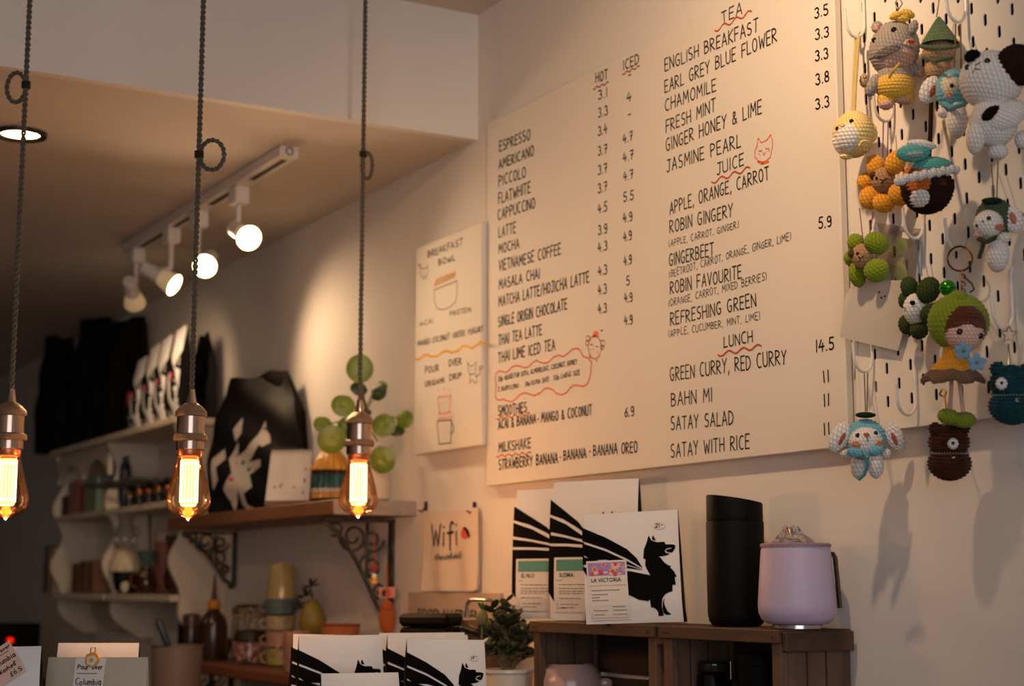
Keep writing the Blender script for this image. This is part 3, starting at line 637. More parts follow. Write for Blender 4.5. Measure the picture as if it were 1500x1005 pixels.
# print shared by the white bags; coordinates read off the printed design: x 0..540, y 0 (top) .. 675
DOG = [(882, 408), (897, 440), (925, 452), (968, 452), (975, 468), (1012, 470), (1026, 476), (1025, 492), (1012, 516), (1004, 520), (985, 516), (972, 507), (985, 498), (1005, 496), (1004, 490), (980, 493), (968, 508), (975, 520), (995, 524), (985, 533), (960, 539), (935, 540), (945, 547), (965, 577), (985, 594), (1003, 601), (994, 606), (1015, 632), (1028, 664), (1018, 668), (1022, 714), (1005, 713), (1003, 752), (985, 756), (965, 767), (948, 792), (942, 840), (948, 895), (920, 897), (918, 868), (903, 848), (882, 842), (880, 796), (870, 806), (820, 796), (775, 770), (700, 740), (620, 700), (540, 660), (505, 600), (505, 585), (640, 602), (780, 622), (886, 650), (866, 607), (860, 588), (862, 552), (850, 549), (855, 490), (868, 458)]
EAR = [(907, 408), (922, 442), (902, 438), (900, 425)]
TAIL = [(962, 788), (955, 812), (960, 840), (970, 870), (990, 888), (965, 892), (948, 880), (944, 850), (950, 810)]
WINGS = [[(505, 340), (640, 408), (760, 485), (815, 545), (846, 606), (760, 545), (640, 478), (505, 424)],
 [(505, 437), (640, 492), (750, 552), (846, 613), (740, 573), (640, 545), (560, 545), (505, 505)],
 [(505, 520), (640, 562), (770, 590), (852, 620), (770, 604), (640, 588), (505, 568)]]
def bagprint(t, f, w, h, ox=510, sx=540, oy=935, sy=675, polys=None, cut=None, mode='all'):
    k = lambda p: ((p[0] - ox) / sx * w - w / 2, (oy - p[1]) / sy * h)
    b = B(); mx = w / 9
    for pl in (polys or (WINGS + [DOG, EAR, TAIL])): b.decal([k(p) for p in pl], lambda x, z: f(x, z, .0006), mx)
    return b.build('black_print', KP, t, smooth=False)
SIDEW = [[(505, 345), (600, 400), (700, 460), (790, 545), (700, 490), (600, 445), (505, 420)], [(505, 432), (620, 470), (790, 558), (700, 540), (600, 520), (505, 505)], [(505, 520), (620, 535), (760, 565), (790, 575), (640, 565), (505, 562)], [(505, 575), (640, 578), (790, 590), (800, 640), (790, 700), (700, 820), (560, 860), (505, 800)]]
def sticker(t, f, x0, z0, x1, z1, topc, head, hh, lines, sk=0, frame_c=None, scl=1.0):
    b = B(); mx = (x1 - x0) / 5
    F = lambda o: (lambda x, z: f(x + sk * (z - z0), z, o))
    b.decal([(x0, z0), (x1, z0), (x1, z1), (x0, z1)], F(.0012), mx); b.build('paper_label', PAP, t, smooth=False)
    w, h = x1 - x0, z1 - z0
    if topc: B().decal([(x0 + .04 * w, z1 - .25 * h), (x1 - .04 * w, z1 - .25 * h), (x1 - .04 * w, z1 - .04 * h), (x0 + .04 * w, z1 - .04 * h)], F(.0015), mx).build('colour_block', topc, t, smooth=False)
    tx = B(); printed(tx, head, F(.0018), x0 + .1 * w, z1 - .36 * h, hh, bold=hh * .02)
    for (a, z, l) in lines:
        q = a; rr = random.Random(int(z * 977))
        while q < a + l: e = min(a + l, q + rr.uniform(.03, .08)); tx.stroke([(x0 + q * w, z0 + z * h), (x0 + e * w, z0 + z * h)], .0008, F(.0018)); q = e + .018
    tx.build('label_text', mat('grey_print', '2c2724', rough=.7), t, smooth=False)
    fr = B(); m_ = .05
    for a, c in (((x0 + m_ * w, z0 + m_ * w), (x1 - m_ * w, z0 + m_ * w)), ((x1 - m_ * w, z0 + m_ * w), (x1 - m_ * w, z1 - m_ * w)), ((x1 - m_ * w, z1 - m_ * w), (x0 + m_ * w, z1 - m_ * w)), ((x0 + m_ * w, z1 - m_ * w), (x0 + m_ * w, z0 + m_ * w)), ((x0 + m_ * w, z1 - .42 * h), (x1 - m_ * w, z1 - .42 * h))):
        fr.stroke([a, c], .0006, F(.002))
    fr.build('label_border', frame_c or mat('dark_print', '3a3532'), t, smooth=False)
LN = [(.1, .5, .7), (.1, .43, .75), (.1, .38, .6), (.1, .34, .4), (.1, .25, .35), (.62, .2, .3), (.62, .15, .3), (.12, .14, .3), (.12, .08, .22), (.62, .08, .3)]
LN2 = [(.1, .5, .7), (.1, .43, .4), (.1, .38, .2), (.1, .33, .4), (.6, .22, .3), (.6, .16, .35), (.12, .16, .35), (.12, .09, .25), (.6, .09, .32)]

# ---------------------------------------------------------------- crates on the right
OLDW = mat('weathered_crate_wood', '6e5240', rough=.8, noise=.6, nscale=14, stretch=(1, 1, .25), bump=.6, bscale=60, col2='2c2018')
OLDH = mat('weathered_crate_rail', '5c402c', rough=.75, noise=.6, nscale=14, stretch=(.25, 1, 1), bump=.6, bscale=60, col2='2a1c13')
DKW = mat('dark_crate_wood', '33251b', rough=.8, noise=.5, nscale=14, bump=.5, bscale=50)
CT = W(1055, 919, .1).z   # top of the crates
CD = .115
def crate(xa, xb, label, nslat=3):
    t = thing('wooden_crate', label, 'crate', ((xa + xb) / 2, -.06, CT - .30)); zt = CT; zb = CT - .30; y0 = -CD; y1 = -.006
    # top boards
    for i in range(2):
        ya = y0 + (y1 - y0) * i / 2; B().cbox(((xa + xb) / 2, ya + (y1 - y0) / 4, zt - .005), (xb - xa, (y1 - y0) / 2 - .002, .01), .001).build('top_board', OLDH, t, smooth=False)
    for i in range(2):
        ya = y0 + (y1 - y0) * i / 2; B().cbox(((xa + xb) / 2, ya + (y1 - y0) / 4, zb + .005), (xb - xa, (y1 - y0) / 2 - .002, .01), .001).build('bottom_board', OLDH, t, smooth=False)
    for i in range(4): B().cbox(((xa + xb) / 2, y1 - .003, zb + .01 + .07 * (i + .5)), (xb - xa - .02, .006, .064), .001).build('back_slat', DKW, t, smooth=False)
    for xs, sg in ((xa, 1), (xb, -1)):
        for i in range(nslat):
            wd_ = (y1 - y0 - .02) / nslat; B().cbox((xs + sg * .006, y0 + .01 + wd_ * (i + .5), (zt + zb) / 2 - .0), (.008, wd_ - .003, zt - zb - .02), .001).build('side_slat', OLDW, t, smooth=False)
        for z in (zt - .014, zb + .014): B().cbox((xs - sg * .001, (y0 + y1) / 2 , z), (.01, y1 - y0 - .002, .024), .0015).build('side_rail', OLDH, t, smooth=False)
        for y in (y0 + .006, y1 - .006): B().cbox((xs + sg * .012, y, (zt + zb) / 2), (.018, .012, zt - zb - .021), .0015).build('corner_post', OLDW, t, smooth=False)
    B().cbox(((xa + xb) / 2, y0 - .003, zt - .008), (xb - xa, .006, .016), .001).build('front_rail', OLDH, t, smooth=False)
    B().cbox(((xa + xb) / 2, y0 - .003, zb + .008), (xb - xa, .006, .016), .001).build('front_rail', OLDH, t, smooth=False)
    nl = B()
    for x in (xa + .012, xa + .02, xb - .012): nl.lathe([(.0022, 0), (.0016, .0009), (.0001, .001)], n=8, c=(0, 0, 0)) if 0 else nl.sph((x, y0 - .006, zt - .008), .0018, 8, 5)
    nl.build('nail_head', mat('rusty_nail', '4a3428', rough=.5, metal=.7), t)
    return t
xl, xm, xr = W(779, 950, CD).x, W(966, 950, CD).x, W(1146, 950, CD).x
crate(xl + .002, xm - .006, 'dark wooden crate under the three white coffee bags'); crate(xm + .006, xr, 'weathered wooden crate under the black flask and lilac mug')
# support ledge and counter below the picture
wk = B().cbox((-1.95, -.27, CT - .318), (1.5, .53, .03), .003).build('worktop', mat('worktop_wood', '5b3d28', rough=.5, noise=.3, nscale=8), smooth=False); tag(wk, 'wooden worktop under the crates, just below the picture', 'worktop')
cb = B().box((-2.69, -.52, 0), (-1.21, -.01, CT - .334)).build('cabinet', DKW, smooth=False); tag(cb, 'dark cabinet under the worktop, below the picture', 'cabinet')

# ---------------------------------------------------------------- things on the crates
def facing(px, py, depth): return DP(px, py, depth)
YC = YAWC - .0
def bag_at(xl_, xr_, ytop, ybot, s, label, group, d=.035, roll=0, yaw=None, **k):
    """bag with front foot centre on plane Y=-s seen between xl_..xr_"""
    p = W((xl_ + xr_) / 2, ybot, s); q = dep(p) / FPX; w = (xr_ - xl_) * q; h = (ybot - ytop) * q * 1.012
    fw_ = Vector((FH.x, FH.y, 0)); p2 = p + fw_ * (d * .3)
    return coffee_bag(p2, YC if yaw is None else yaw, w, h, d, label, group, roll=roll, **k) + (w, h)
GRP = 'white coffee bags on the crate'
GRN = mat('sage_green_print', '4f8f80', rough=.7)
def rest(p, z): return Vector((p.x, p.y, z))
def bag_rest(xl_, xr_, ytop, ybot, depth_s, label, d=.03, roll=0, z=None, yaw=0, **k):
    z = CT if z is None else z
    p = W((xl_ + xr_) / 2, ybot, depth_s); q = dep(p) / FPX; w = (xr_ - xl_) * q; h = (ybot - ytop) * q * 1.012
    return coffee_bag(rest(p, z + .0015), YC - yaw, w / math.cos(yaw), h, d, label, GRP, roll=roll, **k) + (w / math.cos(yaw), h)
YW = math.radians(38)
t, f, w, h = bag_rest(757, 862, 726, 914, .055, 'white coffee bag with green label EL FILO, left of the three on the crate', yaw=YW, d=.03)
bagprint(t, f, w, h, polys=SIDEW, sx=400)
sticker(t, f, -w * .44, h * .06, w * .42, h * .46, GRN, 'EL FILÓ', .006, LN, frame_c=None)
t, f, w, h = bag_rest(812, 937, 713, 916, .066, 'tall white coffee bag with green label ILOMA, behind the front bag', yaw=YW, d=.03)
bagprint(t, f, w, h, polys=SIDEW + [[(812, 232), (824, 262), (800, 262)], [(845, 232), (857, 262), (833, 262)]][:0], sx=560)
earb = B()
for a in (.24, .34): earb.decal([(w * (a - .5 + .36), h * .745), (w * (a - .5 + .40), h * .745), (w * (a - .5 + .375), h * .775)], lambda x, z: f(x, z, .0006))
earb.build('ear_print', KP, t, smooth=False)
sticker(t, f, -w * .43, h * .06, w * .28, h * .45, GRN, 'ILOMA', .0065, LN)
t, f, w, h = bag_rest(862, 1000, 759, 919, .098, 'front white coffee bag with flowered label LA VICTORIA and black dog print', yaw=math.radians(24), d=.02, roll=math.radians(-2))
bagprint(t, f, w, h)
PUR = mat('lilac_print', '9a7fc0', rough=.7); PKP = mat('pale_pink_print', 'e9bfae', rough=.7); RDP = mat('red_print', 'd2453c', rough=.7); YLP = mat('yellow_print', 'e8c04c', rough=.7)
x0, x1, z0, z1 = -w * .445, -w * .02, h * .035, h * .57
sticker(t, f, x0, z0, x1, z1, PUR, 'LA VICTORIA', .0055, LN2, sk=-.04, frame_c=mat('pink_border', 'b0766c'))
wl, hl = x1 - x0, z1 - z0; Fq = lambda o: (lambda x, z: f(x0 + (x - .04 * (z - .0)) * wl - .04 * 0, z0 + z * hl, o))
pet = B(); red = B(); yel = B()
for (cx, cz, r, kind) in [(.2, .86, .11, 'y'), (.42, .93, .09, 'y'), (.64, .82, .12, 'y'), (.35, .8, .2, 'r'), (.72, .93, .15, 'r'), (.7, .77, .17, 'r'), (.13, .78, .15, 'r'), (.93, .86, .1, 'y')]:
    ar = wl / hl
    for a in range(7):
        an = math.radians(180 + a * 30 + (0 if kind == 'r' else 15) ) if kind == 'r' else 2 * PI * a / 7
        if kind == 'r':
            tipx, tipz = cx + r * .9 * math.cos(an), cz + r * .9 * ar * math.sin(an)
        else: tipx, tipz = cx + r * .8 * math.cos(an), cz + r * .8 * ar * math.sin(an)
        if not (.05 < tipx < .95 and .755 < tipz < .955): continue
        pts = [(cx + (tipx - cx) * u + (tipz - cz) / ar * v, cz + (tipz - cz) * u - (tipx - cx) * ar * v) for u, v in ((.15, 0), (.6, .16), (1, .06), (1, -.06), (.6, -.16))]
        (pet if kind == 'r' else yel).decal(pts, Fq(.0019 if kind == 'r' else .0017))
    if .05 < cx - r * .3 and cx + r * .3 < .96: red.decal([(cx + r * .3 * math.cos(q), cz + r * .3 * ar * math.sin(q)) for q in [i * PI / 5 for i in range(10)]], Fq(.0021))
pet.build('petal_print', PKP, t, smooth=False, kind='stuff'); yel.build('yellow_petal_print', YLP, t, smooth=False, kind='stuff'); red.build('flower_centre_print', RDP, t, smooth=False, kind='stuff')
def pricetag(t, f, x, z, txt, s, ang=0):
    B().decal([(x + (s * 1.05) * math.cos(a), z + s * .6 * math.sin(a)) for a in [i * PI / 8 for i in range(16)]], lambda a, b: f(a, b, .0011)).build('price_sticker', PAP, t, smooth=False)
    b = B()
    for l in text_lines(txt, x - s * .65, z - s * .3, x + s * .6, z - s * .2 + ang, s * .6): b.stroke(l, s * .11, lambda a, b_: f(a, b_, .0015))
    b.build('handwritten_price', INK, t, smooth=False)
pricetag(t, f, w * .3, h * .865, '21-', .0088)
# flask
c = W(1079, 900, .06); c = rest(c, CT); k = dep(c) / FPX; BLK = mat('matte_black_metal', '060607', rough=.6, spec=.12)
t = thing('insulated_flask', 'tall matte black insulated flask with slanted lid on the crate', 'flask', c)
B().lathe([(30 * k, 0.0005), (36 * k, 2 * k), (40 * k, 8 * k), (42 * k, 18 * k), (42.5 * k, 60 * k), (42.5 * k, 152 * k), (42 * k, 153 * k)], c, 56).build('flask_body', BLK, t)
b = B(); n = 56; vs = []; 
for r, z, sl_ in ((41, 153.5, 0), (41.5, 155, 0), (41.5, 160, 0), (41.5, 184, 1), (40.5, 186, 1), (37, 186.2, 1), (30, 184, 1), (.01, 183, 1)):
    for i in range(n):
        a = 2 * PI * i / n; v = RT * (r * k * math.cos(a)) + FH * (r * k * math.sin(a)); vs.append(c + v + ZZ * (z * k - sl_ * 6.5 * k * math.cos(a) * r / 41))
b.add(vs, [(j * n + i, j * n + (i + 1) % n, (j + 1) * n + (i + 1) % n, (j + 1) * n + i) for j in range(7) for i in range(n)]); b.build('slanted_lid', BLK, t)
# lilac mug
c = rest(W(1168, 905, .068), CT); k = dep(c) / FPX; LIL = mat('lilac_enamel', 'b8a8c4', rough=.45, spec=.4)
t = thing('lilac_mug', 'lilac insulated tumbler with steel foot and brown strap on the crate', 'mug', c)
B().lathe([(33 * k, .0005), (36 * k, 1 * k), (36 * k, 6 * k), (34 * k, 7 * k)], c, 48).build('steel_foot', mat('steel', 'b8b4b0', rough=.2, metal=1), t)
B().lathe([(34 * k, 6.5 * k), (44 * k, 8 * k), (52 * k, 14 * k), (56.5 * k, 24 * k), (57 * k, 36 * k), (54.5 * k, 70 * k), (51.5 * k, 110 * k), (50 * k, 121 * k), (48 * k, 122 * k), (47 * k, 118 * k), (47 * k, 60 * k), (.01, 58 * k)], c, 64, cap=False).build('cup', LIL, t)
B().lathe([(51.8 * k, 119 * k), (52 * k, 123 * k), (49.5 * k, 124.5 * k), (47.5 * k, 123 * k)], c, 56, cap=False).build('rim_ring', mat('lilac_silicone', '8f7488', rough=.6), t)
b = B(); P0 = c + RT * (53.5 * k); 
fr_ = [c + RT * (51.5 * k) + ZZ * 112 * k, c + RT * (56 * k) + ZZ * 104 * k, c + RT * (58.5 * k) + ZZ * 70 * k, c + RT * (61 * k) + ZZ * 30 * k]
b.add([p + q for p in fr_ for q in (-FH * .008, FH * .008)] + [p + q + RT * .003 for p in fr_ for q in (-FH * .008, FH * .008)],
      [(0, 1, 3, 2), (2, 3, 5, 4), (4, 5, 7, 6), (8, 10, 11, 9), (10, 12, 13, 11), (12, 14, 15, 13), (0, 2, 10, 8), (2, 4, 12, 10), (4, 6, 14, 12), (1, 9, 11, 3), (3, 11, 13, 5), (5, 13, 15, 7), (6, 7, 15, 14), (0, 8, 9, 1)])
b.build('leather_strap', mat('brown_leather', '35221a', rough=.6), t, smooth=False)
# crumpled plastic in the mug
b = B(); cc = c + ZZ * 124 * k - RT * 6 * k; rr = random.Random(4); n = 14; vs = []
for j in range(7):
    for i in range(n):
        a = 2 * PI * i / n; r = (38 - j * 5) * k * rr.uniform(.7, 1.15); vs.append(cc + RT * r * math.cos(a) + FH * r * math.sin(a) + ZZ * (j * 5.5 * k * rr.uniform(.6, 1.2) - 6 * k))
b.add(vs, [(j * n + i, j * n + (i + 1) % n, (j + 1) * n + (i + 1) % n, (j + 1) * n + i) for j in range(6) for i in range(n)])
b.build('plastic_wrap', clearglass('crinkled_film', (.93, .92, .9), .7), t, smooth=False, label='crumpled clear plastic wrap sticking out of the top')
# inside the crates
c = W(900, 1000, .07); c = rest(W(835, 1000, .06), CT - .289); k = dep(c) / FPX
zt_ = (W(835, 972, .06).z - c.z) / k
t = thing('pink_pot', 'glossy pale pink rounded ceramic pot inside the left crate', 'pot', c); PKC = mat('pink_glaze', 'b89a94', rough=.18, spec=.6)
B().lathe([(20 * k, 0), (38 * k, (zt_ - 80) * k), (47 * k, (zt_ - 50) * k), (48 * k, (zt_ - 25) * k), (42 * k, (zt_ - 8) * k), (34 * k, zt_ * k), (31 * k, (zt_ - 2) * k), (30 * k, (zt_ - 20) * k), (.01, (zt_ - 22) * k)], c, 40, cap=False).build('pot_body', PKC, t)
B().ell(c + RT * 52 * k + ZZ * (zt_ - 28) * k - FH * 10 * k, RT * 11 * k, FH * 5 * k, ZZ * 8 * k).build('pot_ear', PKC, t)
c = rest(W(1046, 1000, .05), CT - .289); k = dep(c) / FPX; zt_ = (W(1046, 968, .05).z - c.z) / k
t = thing('clip_jar', 'dark glass clip-top jar inside the right crate', 'jar', c)
B().lathe([(24 * k, 0), (26 * k, 6 * k), (26 * k, (zt_ - 22) * k), (22 * k, (zt_ - 16) * k)], c, 32).build('jar_body', mat('black_glass', '0c0b0b', rough=.12), t)
B().lathe([(23 * k, (zt_ - 15) * k), (24 * k, (zt_ - 13) * k), (24 * k, (zt_ - 4) * k), (20 * k, zt_ * k)], c, 32).build('glass_lid', mat('smoky_glass', '2a2725', rough=.08), t)
B().tube([c + RT * 22 * k - FH * 24 * k + ZZ * (zt_ - y) * k for y in (0, 6, 14, 20, 26)], .0012, 6).build('wire_clip', NICK, t)
c = rest(W(1112, 1000, .055), CT - .289); k = dep(c) / FPX; zt_ = (W(1112, 957, .05).z - c.z) / k
t = thing('black_canister', 'plain black canister beside the jar inside the right crate', 'canister', c)
B().lathe([(30 * k, 0), (32 * k, 3 * k), (32 * k, (zt_ - 18) * k)], c, 36).build('canister_body', BLK, t)
B().lathe([(32.5 * k, (zt_ - 17) * k), (33 * k, (zt_ - 3) * k), (31 * k, zt_ * k), (4 * k, zt_ * k), (3 * k, (zt_ + 2) * k)], c, 36).build('canister_lid', BLK, t)

# ---------------------------------------------------------------- jade plant in white pot
c = W(744, 1000, .10); k = dep(c) / FPX; zt = W(744, 980, .10).z; zb = CT - .3015; c = rest(c, zb)
JL = mat('jade_leaf', '38402a', rough=.35, noise=.4, nscale=60, spec=.5); JL2 = mat('jade_leaf_tan', '6b6244', rough=.35, noise=.3, nscale=60, spec=.5)
t = thing('potted_jade_plant', 'bushy dark green jade plant in a white pot by the crate', 'plant', c)
H = zt - zb; B().lathe([(.022, 0), (.024, .002), (36 * k, H - .02), (37 * k, H - .006), (39 * k, H - .005), (39 * k, H), (36 * k, H), (35 * k, H - .012), (.001, H - .014)], c, 44, cap=False).build('pot', mat('white_glaze', 'c9c5c0', rough=.25), t)
rr = random.Random(11)
def leaf(b, p, d, l, w_, th=.15):
    d = d.normalized(); s_ = d.cross(Vector((rr.uniform(-.3, .3), rr.uniform(-.3, .3), 1))).normalized(); u = s_.cross(d)
    b.ell(p + d * l / 2, s_ * w_ / 2, u * w_ * th, d * l / 2, 8, 6)
cen = DP(738, 945, dep(c)); S_ = []
for q in range(30):
    a = rr.uniform(0, 2 * PI); el = rr.uniform(.15, 1.45); L_ = rr.uniform(.6, 1)
    tip = Vector((c.x, c.y, zt)) + RT * (math.cos(a) * math.cos(el) * 56 * k * L_) + FH * (math.sin(a) * math.cos(el) * 34 * k * L_ ) + ZZ * (math.sin(el) * 88 * k * L_) - RT * 2 * k
    S_.append(tip)
S_ += [DP(742, 882, dep(c)), DP(750, 895, dep(c)), DP(722, 893, dep(c)), DP(700, 945, dep(c)), DP(690, 925, dep(c)), DP(770, 925, dep(c))]
for tip in S_:
    base = Vector((c.x, c.y, zt)) + RT * rr.uniform(-8, 8) * k
    B().tube([base, (base + tip) / 2 + ZZ * .006, tip], [.0022, .0016, .001], 6).build('stem', JL2, t)
    n_ = rr.randint(9, 13)
    for j in range(n_):
        u = rr.uniform(.35, 1.02); p = base.lerp(tip, u) + ZZ * .005 * math.sin(PI * u); a = rr.uniform(0, 2 * PI)
        dd = (tip - base).normalized() * .6 + RT * math.cos(a) + FH * math.sin(a) + ZZ * rr.uniform(0, .5)
        b = B(); leaf(b, p, dd, rr.uniform(20, 30) * k * (1.05 - .25 * u), rr.uniform(11, 17) * k, .16); b.build('leaf', JL if rr.random() < .72 else JL2, t)
# mini pineapple succulent
c = DP(706, 905, dep(c) - .015); k = dep(c) / FPX
t = thing('succulent_offset', 'small pineapple-shaped succulent sprig beside the jade plant', 'plant', c - ZZ * 60 * k)
B().ell(c, RT * 9 * k, FH * 9 * k, ZZ * 13 * k, 16, 10).build('sprig_body', mat('tan_green_scale', '6f6a45', rough=.6, bump=1, bscale=500), t)
b = B()
for i in range(9):
    a = i * 2 * PI / 9; leaf(b, c + ZZ * 11 * k, ZZ * 1.0 + (RT * math.cos(a) + FH * math.sin(a)) * .7, 14 * k, 4 * k)
b.build('leaf_tuft', mat('fresh_green_leaf', '4f6a34', rough=.5), t, kind='stuff')
B().tube([c - ZZ * 60 * k, c - ZZ * 10 * k], .0015, 6).build('stem', JL2, t)

# ---------------------------------------------------------------- counter bags (centre bottom)
CZ = 1.29
rs = B().box((-2.25, -.515, CT - .3025), (-1.9, -.235, CZ - .0005)).build('wooden_riser', DKW, smooth=False); tag(rs, 'dark wooden riser under the front coffee bags, below the picture', 'riser')
GB = 'white coffee bags in the front row'
def cbag(xl_, xr_, ytop, depth, label, roll=0, pr='all', yaw=0, d=.04, rag=0):
    p = DP((xl_ + xr_) / 2, 1005, depth); q = depth / FPX; w = (xr_ - xl_) * q; ztop = DP(750, ytop, depth).z; p.z = CZ + .001; h = ztop - CZ
    # keep the foot under the seen top
    p = Vector((p.x, p.y, CZ + .001)); tt = DP((xl_ + xr_) / 2, ytop, depth); p.x, p.y = tt.x, tt.y
    t, f = coffee_bag(p, YC + yaw, w, h, d, label, GB, roll=roll, rag=rag)
    if pr == 'all':
        H_ = w * 675 / 540; bagprint(t, f, w, H_ * 1.0, oy=935 - (h - H_) / H_ * 675 * -1 if 0 else 935 - 675 + 675 * (h / H_))
    return t, f, w, h
def bagprint2(t, f, w, h):
    Hp = w * 1.25
    kf = lambda p: ((p[0] - 510) / 540 * w - w / 2, h - (p[1] - 262) / 675 * Hp)
    b = B()
    for pl in WINGS + [DOG, EAR, TAIL]: b.decal([kf(p) for p in pl if True], lambda x, z: f(x, max(z, .001), .0006), w / 9)
    b.build('black_print', KP, t, smooth=False)
for (a, b_, yt, dp_, lb, rl) in [(423, 548, 931, 2.30, 'white coffee bag at the back left of the front row, mostly hidden', .03), (552, 684, 928, 2.32, 'white coffee bag at the back right behind the priced bag', .0),
        (437, 563, 932, 2.21, 'white coffee bag with black side folds, left of the priced bag', -.01), (563, 592 + 95, 931, 2.27, 'white coffee bag wedged between the two front bags', .01),
        (590, 710, 938, 2.19, 'white coffee bag with black dog head and price sticker 16', .02), (468, 586, 987, 2.12, 'shorter white coffee bag standing frontmost on the counter', 0)]:
    t, f, w, h = cbag(a, b_, yt, dp_, lb, roll=rl, pr='none', yaw=.28, d=.05)
    bagprint2(t, f, w, h)
    if '16' in lb: pricetag(t, f, w * .34, h * .8 if h < .12 else h - .024, '16-', .0065, .002)
# ---------------------------------------------------------------- bags with tags (bottom left)
CZ2 = 1.29
CR = mat('cream_matt_bag', 'b3ab98', rough=.55, bump=.2, bscale=30)
def lbag(xl_, xr_, ytop, depth, label, body=None, roll=0, gus=None):
    tt = DP((xl_ + xr_) / 2, ytop, depth); q = depth / FPX; w = (xr_ - xl_) * q; h = tt.z - CZ2
    t, f = coffee_bag((tt.x, tt.y, CZ2 + .001), YC, w, h, .035, label, 'coffee bags with handwritten tags', body=body, roll=roll, gus=gus); return t, f, w, h
def handtag(t, f, cx, cz, w_, h_, ang, lines, col=None, off=.002):
    ca, sa = math.cos(ang), math.sin(ang)
    R_ = lambda x, z: (cx + x * ca - z * sa, cz + x * sa + z * ca)
    g = lambda o: (lambda x, z: f(*R_(x, z), o))
    B().decal([(-w_ / 2, -h_ / 2), (w_ / 2, -h_ / 2), (w_ / 2, h_ / 2), (-w_ / 2, h_ / 2)], g(off), w_ / 4).build('paper_tag', col or PAP, t, smooth=False)
    b = B()
    for tx, xa_, za_, xb_, hh in lines:
        if tx is None: b.stroke([(xa_ * w_, za_ * h_), (xb_ * w_, za_ * h_)], .0008, g(off + .0004)); continue
        for l in text_lines(tx, xa_ * w_, za_ * h_, xb_ * w_, za_ * h_, hh, jit=.06): b.stroke(l, .0011, g(off + .0004))
    b.build('handwriting', INK, t, smooth=False)
lbag(84, 206, 943, 2.16, 'white coffee bag standing behind the cream bag with the flower clip')
t, f, w, h = lbag(69, 219, 964, 2.08, 'cream coffee bag with white tag Columbia Natural and flower clip', CR, gus=CR)
q = 2.08 / FPX; px = lambda x: (x - 144) * q; pz = lambda y: h - (y - 964) * q
handtag(t, f, px(134), pz(1007), 44 * q, 84 * q, -.01, [('Pour over', -.4, .31, .42, 7 * q), (None, -.4, .24, .25, 0), ('Columbia', -.42, .05, .42, 9 * q), ("'Natural'", -.45, -.13, .4, 8.5 * q)])
fx, fz = px(137), pz(967); yc = mat('yellow_crochet_disc', 'dfa53a', rough=.8, bump=.8, bscale=900)
def poly_c(cx, cz, r, n=18, mod=0): return [(cx + r * (1 + mod * math.cos(5 * a)) * math.cos(a), cz + r * (1 + mod * math.cos(5 * a)) * math.sin(a)) for a in [2 * PI * i / n for i in range(n)]]
Mq = lambda off: (lambda x, z: f(x, z, off))
nrm = -FH
B().prism(poly_c(fx, fz, 10.5 * q, 30, .06), nrm * .003, Mq(.003)).build('flower_clip', yc, t, smooth=False)
B().prism(poly_c(fx, fz - 1 * q, 7 * q, 26, .12), nrm * .002, Mq(.006)).build('white_petals', mat('white_yarn_disc', 'd8d2c8', rough=.8), t, smooth=False)
B().prism(poly_c(fx, fz - .5 * q, 3.2 * q, 14), nrm * .0015, Mq(.008)).build('flower_heart', yc, t, smooth=False)
B().tube([f(fx - 4 * q, fz + 6 * q, .003), f(fx - 3 * q, fz + 17 * q, .003), f(fx + 3 * q, fz + 17 * q, .003), f(fx + 4 * q, fz + 6 * q, .003)], .0009, 6).build('clip_wire', COPR, t)
t, f, w, h = lbag(-72, 66, 949, 2.02, 'white coffee bag at the left edge with slanted pink tag', roll=-.02)
q = 2.02 / FPX; px = lambda x: (x + 3) * q; pz = lambda y: h - (y - 949) * q
handtag(t, f, px(14), pz(973), 42 * q, 52 * q, math.radians(33), [('Pour over', -.4, .34, .42, 5 * q), (None, -.3, .26, .3, 0), ('Columbia', -.42, .02, .44, 7 * q), ("'Washed'", -.36, -.2, .36, 6 * q), ('£6.5', .0, -.42, .42, 6.5 * q)], mat('pink_paper_tag', 'dcb8a4', rough=.7), .0035)
cc3 = DP(70, 1005, 2.1)
ct_ = thing('counter', 'wooden counter under the bags with handwritten tags, below the picture', 'counter', (cc3.x, cc3.y, 0)); B().cbox((cc3.x + .01, cc3.y - .01, CZ2 - .015), (.36, .46, .03), .003).build('countertop', mat('counter_wood', '6a4a33'), ct_, smooth=False)
B().box((cc3.x - .16, cc3.y - .22, 0), (cc3.x + .18, cc3.y + .2, CZ2 - .0305)).build('cabinet_body', DKW, ct_, smooth=False)
# ================================================================== WHITE WALL UNIT (left)
UW = mat('cream_painted_wood', 'cfc2ae', rough=.55, noise=.06, nscale=10, bump=.1)
UZ = dict(top=W(225, 620, .14).z, mid=W(225, 735, .14).z, bot=W(230, 871, .14).z)
UX = (-4.92, -4.36, -3.785); ud = .14
un = thing('wall_unit', 'cream wall shelf unit with scalloped side panels behind the far left pendants', 'shelf unit', (-4.35, 0, UZ['bot'] - .12))
def sidepanel(X, z0, z1, lab=None):
    n = 40; pts = [(0, z0), ]
    for i in range(n + 1):
        v = i / n; z = z0 + (z1 - z0) * v
        s = ud + .016 * math.sin(v * 2 * PI * 3.1 + .5) - .012
        if v < .2: s = .035 + (s - .035) * math.sin(v / .2 * PI / 2)
        pts.append((s, z))
    pts.append((0, z1)); B().prism(pts, (.016, 0, 0), lambda s, z: (X - .008, -s - .0005, z)).build('side_panel', UW, un, smooth=False)
zt = UZ['top'] + .0
for X in UX: sidepanel(X, UZ['bot'] - .12, zt - .018)
for i in range(2):
    a, c_ = UX[i] + .009, UX[i + 1] - .009
    for z in (UZ['mid'], UZ['bot']): B().cbox(((a + c_) / 2, -ud / 2 - .001, z - .009), (c_ - a, ud - .012, .016), .001).build('shelf', UW, un, smooth=False)
